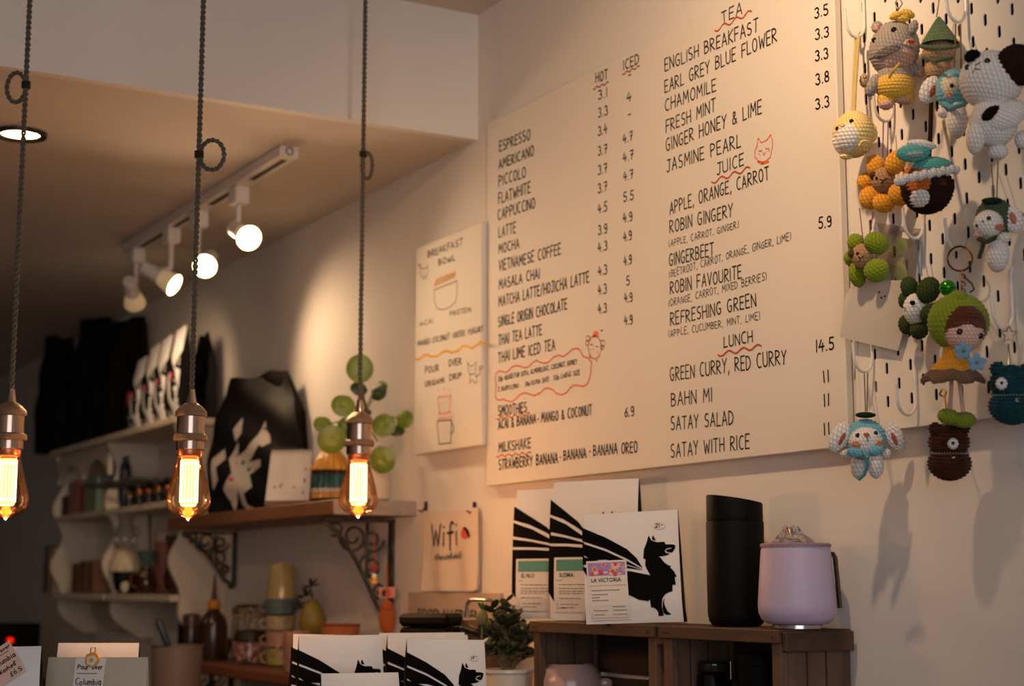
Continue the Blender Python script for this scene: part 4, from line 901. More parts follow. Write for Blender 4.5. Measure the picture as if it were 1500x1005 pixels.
B().cbox(((UX[0] + UX[2]) / 2, -ud / 2 - .006, zt - .009), (UX[2] - UX[0] + .06, ud + .012, .0175), .002).build('top_board', UW, un, smooth=False)
a, c_ = UX[0] + .009, UX[1] - .009
def apron(z0, amp, n, dz, name, s, sh=0):
    pts = [(a, z0), (c_, z0)] + [(c_ + (a - c_) * i / 60, z0 - dz - amp * abs(math.sin(PI * n * i / 60 + sh)) ** .7) for i in range(61)]
    B().prism(pts, (0, .012, 0), lambda x, z: (x, -s, z)).build(name, UW, un, smooth=False)
apron(zt - .0185, -.05, 2, .085, 'top_apron', ud - .006); apron(UZ['bot'] - .018, .05, 1, .035, 'bottom_apron', .02)
# books and boxes
def sx(px, s): return W(px, 800, s).x
def book(pl, pr, ytop, zs, s0, s1, col, label, group='books on the cream wall unit', name='book', lean=0):
    xa, xb = sx(pl, s1), sx(pr, s1); h = W((pl + pr) / 2, ytop, s1).z - zs; zs += .0008
    t = thing(name, label, 'book', ((xa + xb) / 2, -(s0 + s1) / 2, zs), 0, group); c = mat('cover_' + col, col, rough=.6, noise=.1, nscale=30)
    b = B(); b.box((xa, -s1, zs), (xa + .002, -s0, zs + h)); b.box((xb - .002, -s1, zs), (xb, -s0, zs + h)); b.box((xa + .002, -s1, zs), (xb - .002, -s1 + .002, zs + h)); b.build('cover', c, t, smooth=False)
    B().box((xa + .0022, -s1 + .0022, zs + .003), (xb - .0022, -s0 - .002, zs + h - .003)).build('page_block', PAP, t, smooth=False)
M_, B_ = UZ['mid'], UZ['bot']
book(86, 97, 728, M_, .02, .12, '3a2018', 'short dark brown book, leftmost on the middle shelf of the cream unit')
book(98, 112, 706, M_, .02, .125, 'a5766c', 'dusty pink book on the middle shelf of the cream unit')
book(113, 121, 712, M_, .02, .125, '8a4a2c', 'rust orange book between the pink and teal books')
book(122, 138, 702, M_, .02, .125, '7c8c80', 'pale teal book on the middle shelf of the cream unit')
book(66, 69, 800, B_, .02, .125, '3c2a1e', 'thin dark book at the far left of the lower shelf')
book(71, 80, 803, B_, .02, .125, 'a8968a', 'pale grey book beside the thin dark book on the lower shelf')
book(107, 116, 826, B_, .02, .11, '6e4a34', 'short brown book, first of three alike on the lower shelf')
book(118, 127, 822, B_, .02, .11, '74503a', 'short brown book, middle of three alike on the lower shelf')
book(129, 138, 824, B_, .02, .11, '7a563e', 'short brown book, last of three alike on the lower shelf')
p = Vector((sx(92, .06), -.06, B_)); k = dep(p) / FPX * .85
t = thing('dark_fern', 'dark leafy potted plant beside the brown books on the cream unit', 'plant', p)
B().lathe([(9 * k, .0008), (11 * k, 18 * k), (10 * k, 18.5 * k)], p, 20).build('pot', mat('dark_clay', '2c2018'), t)
b = B(); rr = random.Random(5); DG = mat('dark_green_leaf', '26301e', rough=.6)
for i in range(60):
    a_ = rr.uniform(0, 2 * PI); e = rr.uniform(.2, 1.4); d_ = RT * math.cos(a_) * math.cos(e) + FH * math.sin(a_) * math.cos(e) + ZZ * math.sin(e)
    q = p + ZZ * 22 * k + d_ * rr.uniform(4, 26) * k * Vector((1, 1, 1)).length / 1.73; leaf(b, q, d_ + ZZ * .3, 14 * k, 5 * k)
b.build('foliage', DG, t, kind='stuff')
# dark blue vase at the centre panel
p = Vector((sx(156, .165), -.115, M_ + .0008)); p = Vector((-4.32, -.1, M_ + .0008)); k = dep(p) / FPX
t = thing('blue_vase', 'slim dark blue vase beside the centre panel of the cream unit', 'vase', p)
B().lathe([(5 * k, 0), (8 * k, 10 * k), (10 * k, 35 * k), (8 * k, 60 * k), (4 * k, 70 * k), (5 * k, 76 * k)], p, 24).build('vase_body', mat('dark_blue_glaze', '1f2638', rough=.25), t)
# row of dark jars with copper lids + portafilters
JG = mat('dark_amber_glass', '1d120b', rough=.12, spec=.6); CU = mat('copper_lid', 'b06a44', rough=.3, metal=1)
for i, pxx in enumerate((188, 202, 216, 230, 244, 258)):
    p = Vector((sx(pxx, .09), -.09, M_ + .0008)); k = dep(p) / FPX
    t = thing('small_jar', ['small dark jar with copper lid, leftmost of the row under the portafilters', 'small dark jar with copper lid, second of the row', 'small dark jar with copper lid, third of the row', 'small dark jar with copper lid, fourth of the row', 'small dark jar with copper lid, fifth of the row', 'small dark jar with copper lid, nearest the wood shelf'][i], 'jar', p, 0, 'dark jars on the cream unit')
    B().lathe([(6 * k, 0), (6.8 * k, 2 * k), (6.8 * k, 17 * k), (5.5 * k, 19 * k)], p, 20).build('jar_body', JG, t); B().lathe([(6.2 * k, 19 * k), (6.4 * k, 24 * k), (5.8 * k, 25 * k)], p, 20).build('jar_lid', CU, t)
BKH = mat('black_handle', '0a0908', rough=.6)
for i, pxx in enumerate((200, 226, 252)):
    p = Vector((sx(pxx, .075), -.075, M_ + .0013 + 25.2 * .0017)); k = dep(p) / FPX
    t = thing('portafilter', ['portafilter with black handle, lowest and leftmost on the jars', 'portafilter with black handle, middle one on the jars', 'portafilter with black handle, nearest the wood shelf on the jars'][i], 'coffee tool', p, 0, 'portafilters resting on the dark jars')
    B().lathe([(12 * k, 0), (14 * k, 2 * k), (15 * k, 9 * k), (14 * k, 11 * k), (13 * k, 10 * k), (12 * k, 3 * k), (.01, 2.5 * k)], p, 26, cap=False).build('filter_basket', mat('dark_steel', '4a4038', rough=.3, metal=1), t)
    B().lathe([(4 * k, 0), (3 * k, 5 * k)], p + ZZ * 11 * k, 12).build('copper_spout', CU, t)
    dr = Vector((-.35, -1, 0)).normalized(); B().tube([p + dr * 13 * k + ZZ * 6 * k, p + dr * 30 * k + ZZ * 7 * k, p + dr * 55 * k + ZZ * 8 * k, p + dr * 76 * k + ZZ * 8 * k], [2 * k, 3.4 * k, 4.2 * k, 3 * k], 10).build('handle', BKH, t)
# lower right shelf: cups, drippers, servers
def lz(px, ytop, s, zs, name, label, cat, group=None):
    p = Vector((sx(px, s), -s, zs + .0008)); k = dep(p) / FPX; t = thing(name, label, cat, p, 0, group); return t, p, k
t, p, k = lz(187, 0, .09, B_, 'black_cup', 'black glazed cup with pale spot on the lower shelf', 'cup')
B().lathe([(12 * k, 0), (17 * k, 8 * k), (20 * k, 22 * k), (20.5 * k, 31 * k), (19.5 * k, 31 * k), (18 * k, 20 * k), (.01, 6 * k)], p, 32, cap=False).build('cup_body', mat('black_glaze', '0e0c0c', rough=.15), t)
B().ell(p - FH * 17.5 * k + ZZ * 10 * k + RT * 2 * k, RT * 6 * k, FH * 2 * k, ZZ * 9 * k).build('pale_spot', UW, t)
pz_ = p + ZZ * 31.6 * k
t = thing('cream_bowl', 'cream ribbed bowl upturned on the black cup', 'bowl', pz_)
B().lathe([(25 * k, 0), (26 * k, 4 * k), (24 * k, 16 * k), (18 * k, 27 * k), (10 * k, 32 * k), (.01, 32.5 * k)], pz_, 48, rmod=lambda a, z: 1 + .03 * math.cos(16 * a), cap=False).build('bowl_body', mat('cream_glaze', 'cdbd9f', rough=.3), t)
pz2 = pz_ + ZZ * 33 * k - RT * 4 * k
t = thing('glass_carafe', 'small clear glass carafe balanced on the cream bowl', 'carafe', pz2)
B().lathe([(13 * k, 0), (17 * k, 10 * k), (15 * k, 26 * k), (9 * k, 38 * k), (12 * k, 48 * k)], pz2, 32, cap=False).build('carafe_glass', CG, t)
B().tube([pz2 + RT * (9 + 12 * math.sin(a)) * k + ZZ * (36 - 22 * a / PI) * k for a in [i * PI / 8 for i in range(9)]], 1.5 * k, 8).build('handle', CG, t)
AMB = mat('amber_glass', '35130a', rough=.08, spec=.8)
def server(px, s, r, h, label, dripcol, dlabel, dr, dh, dripname):
    t, p, k = lz(px, 0, s, B_, 'coffee_server', label, 'coffee server', 'amber glass servers'); 
    B().lathe([(r * .7 * k, 0), (r * k, h * .25 * k), (r * 1.02 * k, h * .5 * k), (r * .85 * k, h * .8 * k), (r * .62 * k, h * k), (r * .66 * k, (h + 2) * k)], p, 36).build('glass_body', AMB, t)
    B().tube([p + RT * (-r * .75) * k + ZZ * h * .85 * k, p - RT * (r + 9) * k + ZZ * h * .75 * k, p - RT * (r + 8) * k + ZZ * h * .35 * k, p - RT * r * .98 * k + ZZ * h * .25 * k], 1.6 * k, 8).build('handle', CU, t)
    q = p + ZZ * (h + 2.6) * k; t = thing('dripper', dlabel, 'coffee dripper', q, 0, 'ribbed drippers on the servers')
    B().lathe([(dr * .5 * k, 0), (dr * .5 * k, 2 * k), (dr * .42 * k, 4 * k), (dr * k, (dh) * k), (dr * .95 * k, dh * k), (dr * .35 * k, 6 * k)], q, 60, rmod=lambda a, z: 1 + (.04 * math.cos(20 * a) if z > 4 * k else 0), cap=False).build('cone', mat(dripcol[0], dripcol[1], rough=.4), t)
    B().lathe([(dr * .62 * k, 1.5 * k), (dr * .66 * k, 3 * k), (dr * .4 * k, 4 * k)], q, 32).build('base_flange', mat(dripcol[0], dripcol[1], rough=.4), t)
server(216, .10, 14, 36, 'smaller amber server under the teal dripper', ('teal_glaze', '47615f'), 'teal ribbed coffee dripper on the smaller amber server', 15, 24, 'teal')
server(262, .085, 20, 52, 'large round amber server under the grey dripper', ('dark_grey_glaze', '3c3734'), 'dark grey ribbed dripper on the large amber server', 20, 30, 'grey')
t, p, k = lz(240, 0, .045, B_, 'pink_tin', 'dusty pink tin behind the drippers on the lower shelf', 'tin')
B().lathe([(13 * k, 0), (13.5 * k, 1 * k), (13.5 * k, 82 * k), (13 * k, 83 * k)], p, 30).build('tin_body', mat('dusty_pink_tin', '8c5148', rough=.5), t); B().lathe([(13.9 * k, 76 * k), (14 * k, 88 * k), (13 * k, 89 * k)], p, 30).build('tin_lid', mat('cream_lid', 'b39a80', rough=.5), t)
t, p, k = lz(224, 0, .045, B_, 'bamboo_stick', 'dark stirring rod standing behind the teal dripper', 'stick')
B().tube([p, p - RT * 6 * k + ZZ * 112 * k], [1.2 * k, 2 * k], 8).build('rod', BKH, t); B().sph(p - RT * 6 * k + ZZ * 113 * k, 2.4 * k).build('rod_tip', BKH, t)

# ---------------------------------------------------------------- sacks and bags on top of the unit
GS = 'bags standing on top of the cream unit'
ZT_ = UZ['top'] + .0008
BS = mat('black_sack', '080706', rough=.7, spec=.15, bump=.5, bscale=14); BS2 = mat('black_sack_gloss', '090808', rough=.55, spec=.25, bump=.8, bscale=16)
for pl, pr, yt, lb, rg, s in [(50, 112, 497, 'leftmost matt black sack with slanted top on the cream unit', -.03, .115), (100, 168, 470, 'tall narrow black sack, middle of three on the cream unit', .0, .075), (148, 219, 470, 'wide black sack with notched top, right of three on the cream unit', .02, .07)]:
    p = W((pl + pr) / 2, 640, s); p.z = ZT_; q = dep(p) / FPX
    t, f = coffee_bag(p, YC - .5, (pr - pl) * q, W((pl + pr) / 2, yt, s).z - ZT_, .07, lb, GS, body=BS, gus=BS, rag=rg, wig=.12, taper=.08, shr=.12)
for i, (pxx, yt) in enumerate(((226, 530), (245, 512), (263, 500), (284, 486))):
    p = Vector((sx(pxx, .075), -.12, ZT_)); h = W(pxx, yt, .075).z - ZT_
    t, f = coffee_bag(p, 0.0, .082, h, .06, ['white coffee bag with pink mark, first after the black sacks', 'white coffee bag with pink mark, second after the black sacks', 'white coffee bag with pink mark, third after the black sacks', 'white coffee bag with pink mark, beside the tall black bag'][i], GS, rag=.02)
    b = B(); w = .082
    for pl in ([(-.5, .75), (.3, .5), (.5, .3), (.5, .12), (.2, .2), (-.1, .45), (-.5, .6)], [(-.5, .5), (-.2, .35), (.1, .1), (.1, .0), (-.3, .1), (-.5, .3)], [(.2, .55), (.5, .72), (.5, .5)]):
        b.decal([(x * w, z * h + .001) for x, z in pl], lambda x, z: f(x, z, .0006), w / 4)
    b.build('black_print', KP, t, smooth=False); B().decal([(-.1 * w, .42 * h), (.12 * w, .42 * h), (.12 * w, .5 * h), (-.1 * w, .5 * h)], lambda x, z: f(x, z, .001)).build('pink_mark', mat('pink_mark', 'c8505a'), t, smooth=False)
p = Vector((sx(211, .05), -.1, ZT_)); k = dep(p) / FPX; t = thing('amber_jar', 'small amber jar with red lid squeezed beside the black sacks', 'jar', p)
B().lathe([(6 * k, 0), (7 * k, 3 * k), (7 * k, 38 * k), (5 * k, 42 * k)], p, 20).build('jar_body', JG, t); B().lathe([(6.5 * k, 42 * k), (7 * k, 44 * k), (7 * k, 60 * k), (6 * k, 62 * k)], p, 20).build('red_lid', mat('red_lid', '7c2a1c', rough=.5), t)
p = Vector((sx(306, .06), -.075, ZT_)); q = dep(p) / FPX
p.x = -3.835; p.y = -.05
coffee_bag(p, YC - .4, 38 * q, W(306, 482, .07).z - ZT_, .04, 'tall pointed black bag rising behind the big dog-print bag', GS, body=BS2, gus=BS2, rag=.03, wig=.1, taper=.1, shr=.6, shl=.5)

# ================================================================== WOOD SHELF
SHW = mat('oiled_shelf_wood', '8a5f42', rough=.5, noise=.35, nscale=10, stretch=(.15, 1, 1), bump=.2, bscale=40)
SS = .168; SZ = W(400, 741, SS).z; SX0, SX1 = -3.725, -2.742
sh = thing('wood_shelf', 'long wooden wall shelf on iron brackets under the plant and calendar', 'shelf', ((SX0 + SX1) / 2, 0, SZ - .03))
B().cbox(((SX0 + SX1) / 2, -SS / 2 - .0005, SZ - .0145), (SX1 - SX0 - .004, SS, .028), .002).build('board', SHW, sh, smooth=False)
B().cbox((SX1, -SS / 2 - .0005, SZ - .0145), (.004, SS, .028), .001).build('end_grain', mat('grey_painted_end', '9a8f8a', rough=.8, bump=.8, bscale=120, noise=.3, nscale=60), sh, smooth=False)
IRN = mat('verdigris_iron', '55524a', rough=.6, noise=.5, nscale=60, col2='1b1815', metal=.3, bump=.5, bscale=200)
def bracket(X, ztop, L, A, label):
    t = thing('shelf_bracket', label, 'bracket', (X, 0, ztop - L), 0, 'iron scroll shelf brackets'); f = lambda s, z: (X, -s - .002, ztop - z - .003); r = .0045
    B().cbox((X, -.004, ztop - L / 2 - .001), (.02, .006, L), .001).build('wall_leg', IRN, t, smooth=False); B().cbox((X, -A / 2, ztop - .0045), (.02, A, .006), .001).build('shelf_arm', IRN, t, smooth=False)
    B().tube([f(A * .97, .004)] + [f(A * (.95 - .75 * v), .008 + (L * .80) * v ** 1.5) for v in [i / 12 for i in range(13)]] + [f(.012, L * .93)], r, 8).build('curved_brace', IRN, t)
    def sp(cx, cz, r0, a0, turns, sg=1): return [f(cx + r0 * (1 - .75 * i / 24) * math.cos(a0 + sg * turns * 2 * PI * i / 24), cz + r0 * (1 - .75 * i / 24) * math.sin(a0 + sg * turns * 2 * PI * i / 24)) for i in range(25)]
    for c_ in [(A * .55, L * .17, A * .2, 0, 1.5, 1), (A * .28, L * .2, A * .16, PI, 1.4, -1), (A * .3, L * .45, A * .17, -1.5, 1.5, 1), (A * .17, L * .68, A * .1, 1.5, 1.3, -1), (A * .8, L * .09, A * .1, 1, 1.3, 1)]:
        B().tube(sp(*c_), r * .7, 6).build('scroll', IRN, t)
    B().tube([f(A * .36, .006), f(A * .36, L * .5), f(A * .12, L * .66)], r * .8, 6).build('inner_bar', IRN, t)
    B().sph(f(.008, L * .97), .009).build('foot_knob', IRN, t)
bracket(sx(576, 0), SZ - .0295, .20, .15, 'iron scroll bracket under the right end of the wood shelf')
bracket(sx(346, 0), SZ - .0295, .13, .135, 'iron scroll bracket under the left end of the wood shelf')
ZS = SZ + .0008
# big black bag with white dog
p = W(368, 745, .095); p.z = ZS; q = dep(p) / FPX; w, h = 146 * q, W(366, 551, .09).z - ZS
t, f = coffee_bag(p + Vector((0, .02, 0)), YC - .45, w / math.cos(.45), h, .085, 'big black bag with white dog print on the wood shelf', 'bags on the wood shelf', body=BS2, gus=BS2, wig=.12, taper=.04, rag=.03, shr=.42, shl=.3)
w = w / math.cos(.45); b = B(); WP = mat('white_print', 'c2b8aa', rough=.5)
for pl in ([(-.22, .0), (-.3, .2), (-.2, .36), (-.25, .5), (-.14, .66), (-.16, .52), (-.06, .58), (.04, .72), (.1, .86), (.12, .76), (.17, .72), (.2, .64), (.12, .6), (.08, .62), (.02, .52), (-.04, .46), (.12, .48), (.12, .42), (-.02, .34), (.04, .22), (-.06, .16), (-.05, .06), (.04, .02), (-.06, .0), (-.12, .06), (-.12, .2), (-.17, .1)],
           [(-.42, .5), (-.3, .6), (-.28, .5), (-.36, .42), (-.34, .3), (-.42, .2)], [(-.2, .78), (-.14, .9), (-.12, .74), (-.17, .66)]):
    b.decal([(x * w, z * h * .75 + .003) for x, z in pl], lambda x, z: f(x, z, .0012), w / 22)
b.build('white_print', WP, t, smooth=False)
B().decal([(-.22 * w, .22 * h), (-.17 * w, .22 * h), (-.17 * w, .25 * h), (-.22 * w, .25 * h)], lambda x, z: f(x, z, .0018)).build('pink_mark', mat('pink_mark', 'c8505a'), t, smooth=False)
# calendar
p = W(422, 736, .125); p.z = ZS; q = dep(p) / FPX; t = thing('desk_calendar', 'white spiral-bound desk calendar beside the big black bag', 'calendar', p)
M = frame(p, YC - .12); wq = 66 * q; hq = W(422, 660, .125).z - ZS; CD_ = lambda x, z, o=0: M @ Vector((x, -.012 + .022 * z / hq - o, z + .0005))
B().prism([(-wq / 2, 0), (wq / 2, 0), (wq / 2, hq * .99), (wq / 2 - .003, hq), (-wq / 2 + .003, hq), (-wq / 2, hq * .99)][:3] + [(wq / 2 - .002, hq), (-wq / 2 + .006, hq)], M.to_3x3() @ Vector((0, .0015, 0)), CD_).build('page', PAP, t, smooth=False)
B().prism([(-wq / 2, 0), (wq / 2, 0), (wq / 2 - .002, hq), (-wq / 2 + .006, hq)], M.to_3x3() @ Vector((0, .0015, 0)), lambda x, z: M @ Vector((x, .038 - .026 * z / hq, z + .0005))).build('easel_back', mat('brown_card', '6b5038'), t, smooth=False)
B().prism([(-wq / 2, 0), (wq / 2, 0), (wq / 2, .011), (-wq / 2, .011)], M.to_3x3() @ Vector((0, .001, 0)), lambda x, z: CD_(x, z, .0015)).build('brown_foot', mat('brown_card', '6b5038'), t, smooth=False)
cr = B()
for i in range(13):
    x = -wq / 2 + .008 + (wq - .014) * i / 12; c0 = CD_(x, hq - .003, 0)
    cr.tube([c0 + (M.to_3x3() @ Vector((0, math.cos(a) * .0045 + .002, 0))) + ZZ * (math.sin(a) * .006 + .001) for a in [j * PI / 5 for j in range(10)]], .0007, 5, True)
cr.build('wire_binding', mat('dark_wire', '5a5048', rough=.4, metal=.8), t, kind='stuff')
mk = B(); g_ = mat('calendar_print', '8f7f70'); dt = B()
for r in range(5):
    for c_ in range(7): dt.decal(poly_c(-wq * .4 + c_ * wq * .125, hq * (.62 - r * .1), .0009, 6), lambda x, z: CD_(x, z, .0004))
dt.build('date_print', g_, t, smooth=False, kind='stuff')
for x, z in ((.38, .66), (.37, .47), (.38, .44), (-.3, .34), (-.18, .35), (-.14, .38), (.14, .34), (.35, .24)): mk.decal(poly_c(x * wq, z * hq, .0021, 8), lambda x, z: CD_(x, z, .0007))
mk.build('ink_marks', INK, t, smooth=False, kind='stuff')
# patterned card behind
p = W(468, 700, .06); p.z = ZS; q = dep(p) / FPX; hq = W(463, 630, .06).z - ZS; t = thing('patterned_card', 'small white card with dark specks leaning behind the pleated bowls', 'card', p)
M = frame(p, YC - .1); B().box((-.011, 0, 0), (.018, .0015, hq)) if 0 else None
B(M).box((-.014, 0, 0), (.02, .0015, hq)).build('card', PAP, t, smooth=False)
b = B(M); rr = random.Random(3)
for i in range(9): b.stroke([(x0_ := rr.uniform(-.011, .004), z0_ := hq * rr.uniform(.35, .97)), (x0_ + rr.uniform(.001, .003), z0_ + rr.uniform(-.004, .004))], .0013, lambda x, z: (x, -.0004, z))
b.build('card_marks', INK, t, smooth=False, kind='stuff')
# pleated bowls
p = W(484, 737, .105); p.z = ZS; k = dep(p) / FPX
for nm, lab, col, zz0, zz1, r0, r1 in [('bowl', 'black saucer at the bottom of the pleated bowl stack', '15100d', 0, 6, 24, 27), ('bowl', 'mustard pleated bowl low in the stack on the shelf', 'b8863a', 6.5, 14, 27, 28), ('bowl', 'white pleated bowl in the stack on the shelf', 'b5aca4', 14.5, 21, 27, 28.5), ('bowl', 'teal pleated bowl in the middle of the stack', '1f4f4c', 21.5, 42, 28, 25),
        ('bowl', 'dark plum pleated bowl under the yellow one', '3c1a1c', 42.5, 47, 27, 28), ('bowl', 'large yellow pleated bowl upturned on top of the stack', 'd39a3c', 47.5, 76, 31, 14)]:
    t = thing('pleated_bowl', lab, nm, p + ZZ * zz0 * k, 0, 'stacked pleated bowls')
    B().lathe([(r0 * k, zz0 * k), (r0 * k * 1.0, (zz0 + 1) * k), ((r0 * .55 + r1 * .45) * k, (zz0 * .5 + zz1 * .5) * k), (r1 * k, (zz1 - .5) * k), (r1 * .9 * k, zz1 * k)], p, 96, rmod=lambda a, z: 1 + .045 * math.cos(18 * a)).build('pleated_wall', mat('glaze_' + col, col, rough=.35), t)
    B().lathe([(r1 * .9 * k, zz1 * k - .0004), (r1 * .86 * k, zz1 * k), (r1 * .5 * k, zz1 * k)], p, 40).build('foot_ring', mat('glaze_' + col, col, rough=.35), t)
# pilea
p = W(541, 722, .075); p.z = ZS; k = dep(p) / FPX; t = thing('pancake_plant', 'round-leaved green plant in a white pot on the wood shelf', 'plant', p)
B().lathe([(27 * k, 0), (30 * k, 2 * k), (34 * k, 80 * k), (35 * k, 83 * k), (33 * k, 83 * k), (32 * k, 76 * k), (.01, 75 * k)], p, 48, cap=False).build('pot', mat('white_pot', 'c9bfb2', rough=.4), t)
B().lathe([(.01, 76 * k), (31.5 * k, 75.5 * k)], p, 32, cap=False).build('soil', mat('soil', '2a1d14', rough=1, bump=1), t)
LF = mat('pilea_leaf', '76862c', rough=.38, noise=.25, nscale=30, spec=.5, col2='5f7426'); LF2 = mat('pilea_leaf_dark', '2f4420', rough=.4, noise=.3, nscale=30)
root = p + ZZ * 76 * k; top = DP(531, 578, dep(p)); mid_ = DP(540, 610, dep(p))
B().tube([root, mid_, top], [3.4 * k, 2.6 * k, 1.8 * k], 8).build('main_stem', mat('brown_stem', '4a3a22'), t)
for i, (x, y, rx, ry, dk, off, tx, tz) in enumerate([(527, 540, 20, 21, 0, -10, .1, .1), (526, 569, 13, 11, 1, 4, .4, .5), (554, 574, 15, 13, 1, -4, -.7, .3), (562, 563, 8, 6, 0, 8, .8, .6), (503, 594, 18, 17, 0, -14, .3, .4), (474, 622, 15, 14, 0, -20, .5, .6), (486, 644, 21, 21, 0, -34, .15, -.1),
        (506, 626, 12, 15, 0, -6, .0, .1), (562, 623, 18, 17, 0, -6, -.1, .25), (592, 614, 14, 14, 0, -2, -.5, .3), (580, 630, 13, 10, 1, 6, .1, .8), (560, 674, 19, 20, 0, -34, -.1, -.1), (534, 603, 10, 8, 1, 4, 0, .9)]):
    c0 = DP(x, y, dep(p) + off * k); nrm_ = (-FW + RT * tx + UP * tz).normalized(); ax_ = RT - nrm_ * RT.dot(nrm_); ax_.normalize(); ay_ = nrm_.cross(ax_)
    b = B(); n = 28; vs = [c0 - nrm_ * 1 * k]; fs = []
    for j in range(1, 6):
        for q_ in range(n):
            a = 2 * PI * q_ / n; r = j / 5; vs.append(c0 + ax_ * rx * k * r * math.cos(a) + ay_ * ry * k * r * math.sin(a) + nrm_ * k * (1.2 * math.sin(r * 2.2) - 1.5 * r * r * 2 + .5 * math.cos(5 * a) * r * r))
    fs += [(0, 1 + q_, 1 + (q_ + 1) % n) for q_ in range(n)]
    for j in range(4): fs += [(1 + j * n + q_, 1 + (j + 1) * n + q_, 1 + (j + 1) * n + (q_ + 1) % n, 1 + j * n + (q_ + 1) % n) for q_ in range(n)]
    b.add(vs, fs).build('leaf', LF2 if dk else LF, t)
    st0 = root.lerp(mid_, .6).lerp(top, min(1, max(0, (640 - y) / 80)) * .6); m1 = (st0 + c0) / 2 + ZZ * 8 * k - nrm_ * -0; B().tube([st0, m1 - nrm_ * 4 * k, c0 - nrm_ * 2.5 * k], 1.1 * k, 6).build('leaf_stalk', mat('green_stalk', '5a6a30'), t)

# ================================================================== WALL BITS UNDER THE SHELF
# tote
cl_ = mat('unbleached_cloth', 'd4c2b0', rough=.9, bump=.3, bscale=400)
tb = thing('wifi_tote', 'pale cloth tote lettered Wifi with a robin, pinned to the wall', 'tote bag', W(658, 865, .006))
xa, xb = W(618, 800, .01).x, W(700, 800, .01).x; za, zb = W(660, 866, .01).z, W(640, 748, .01).z
def cloth(x, z): return Vector((x, -.006 - .004 * (1 + math.sin((x - xa) / (xb - xa) * 13 + z * 10) * (1 - (z - za) / (zb - za)) * 1), z))
for off, nm in ((.0, 'front_cloth'), (.004, 'back_cloth')):
    b = B(); nx, nz = 24, 14; vs = [cloth(xa + (xb - xa) * i / nx + (.006 * math.sin(PI * j / nz) if i == 0 else 0), za + (zb - za) * j / nz + (.004 if i in (0, nx) and j == 0 else 0) - (.004 * math.sin(PI * i / nx) if j == nz else 0)) + Vector((0, off, 0)) for j in range(nz + 1) for i in range(nx + 1)]
    b.add(vs, [(j * (nx + 1) + i, j * (nx + 1) + i + 1, (j + 1) * (nx + 1) + i + 1, (j + 1) * (nx + 1) + i) for j in range(nz) for i in range(nx)]).build(nm, cl_, tb)
fo = lambda o: (lambda x, z: cloth(x, z) - Vector((0, o, 0)))
tx = B()
def wt(t, p0, p1, hpx, pw, jit=.03):
    a, c_ = W(*p0, .01), W(*p1, .01); hh = hpx * dep(a) / FPX
    for l in text_lines(t, a.x, a.z, c_.x, c_.z, hh, jit=jit, gap=.16): tx.stroke(l, pw * dep(a) / FPX, fo(.0012))
wt('Wifi', (633, 799), (669, 797), 30, 3.4); wt('@ThecuteRobin55', (639, 821), (677, 817), 8, 1.2)
tx.build('black_lettering', INK, tb, smooth=False)
bw = lambda x, y: (W(x, y, .01).x, W(x, y, .01).z)
B().decal([bw(*q) for q in [(678, 776), (681, 772), (686, 775), (688, 784), (684, 790), (678, 788), (676, 782)]], fo(.0013)).build('robin_breast', RDP, tb, smooth=False)
B().decal([bw(*q) for q in [(679, 773), (684, 772), (688, 777), (690, 785), (689, 789), (686, 783), (683, 777)]], fo(.0018)).build('robin_back', INK, tb, smooth=False)
for hx, hy in ((626, 741), (697, 742)):
    a = W(hx, hy, 0); t = thing('wall_hook', 'small dark hook holding the left corner of the Wifi tote' if hx < 650 else 'small dark hook holding the right corner of the Wifi tote', 'hook', a)
    B().cbox(a + Vector((0, -.003, 0)), (.006, .005, .016), .001).build('hook_plate', BKH, t, smooth=False); B().tube([a + Vector((0, -.005, -.004)), a + Vector((0, -.012, -.012)), a + Vector((0, -.018, -.008))], .0016, 6).build('hook_arm', BKH, t)
# food allergens sign
sg = thing('allergen_sign', 'clear plastic wall sign lettered FOOD ALLERGENS behind the black box', 'sign', W(660, 930, .004))
a, c_ = W(600, 868, .006), W(735, 930, .006)
B().box((a.x, -.008, c_.z - .02), (c_.x, -.004, a.z)).build('plate', mat('frosted_acrylic', 'b8a494', rough=.3), sg, smooth=False)
b = B(); a1, a2 = W(612, 906, .008), W(716, 909, .008); printed(b, 'FOOD ALLERGENS', lambda x, z: (x, -.0085, z), a1.x, a1.z, .019, bold=.0006, ext=1.18); b.build('sign_lettering', mat('dark_green_print', '232a1c'), sg, smooth=False)
WKZ = CT - .303
p = W(631, 950, .15); zt2 = W(638, 899, .16).z; t = thing('black_box_machine', 'black box-shaped machine with rounded lid below the allergen sign', 'machine', (p.x, p.y, WKZ))
wq = 78 * dep(p) / FPX; M = Matrix.Translation((p.x, p.y, 0)) @ Matrix.Rotation(YC - .3, 4, 'Z')
B(M).cbox((0, .0, (WKZ + zt2 - .022) / 2 + .0005), (wq * .96, .07, zt2 - .022 - WKZ - .001), .004).build('body', BLK, t, smooth=False); B(M).cbox((0, 0, zt2 - .0105), (wq, .075, .021), .006).build('lid', BLK, t, smooth=False)
p = W(704, 950, .07); zt3 = W(700, 906, .1).z; t = thing('handled_tin', 'brown box with a chrome bar handle between the black machine and jade plant', 'box', (p.x, p.y, WKZ))
k = dep(p) / FPX; M = Matrix.Translation((p.x, p.y, 0)) @ Matrix.Rotation(YC - .5, 4, 'Z')
B(M).cbox((0, 0, (WKZ + zt3) / 2 + .0005), (58 * k, .04, zt3 - WKZ - .001), .003).build('body', mat('taupe_enamel', '5f4a3a', rough=.5), t, smooth=False)
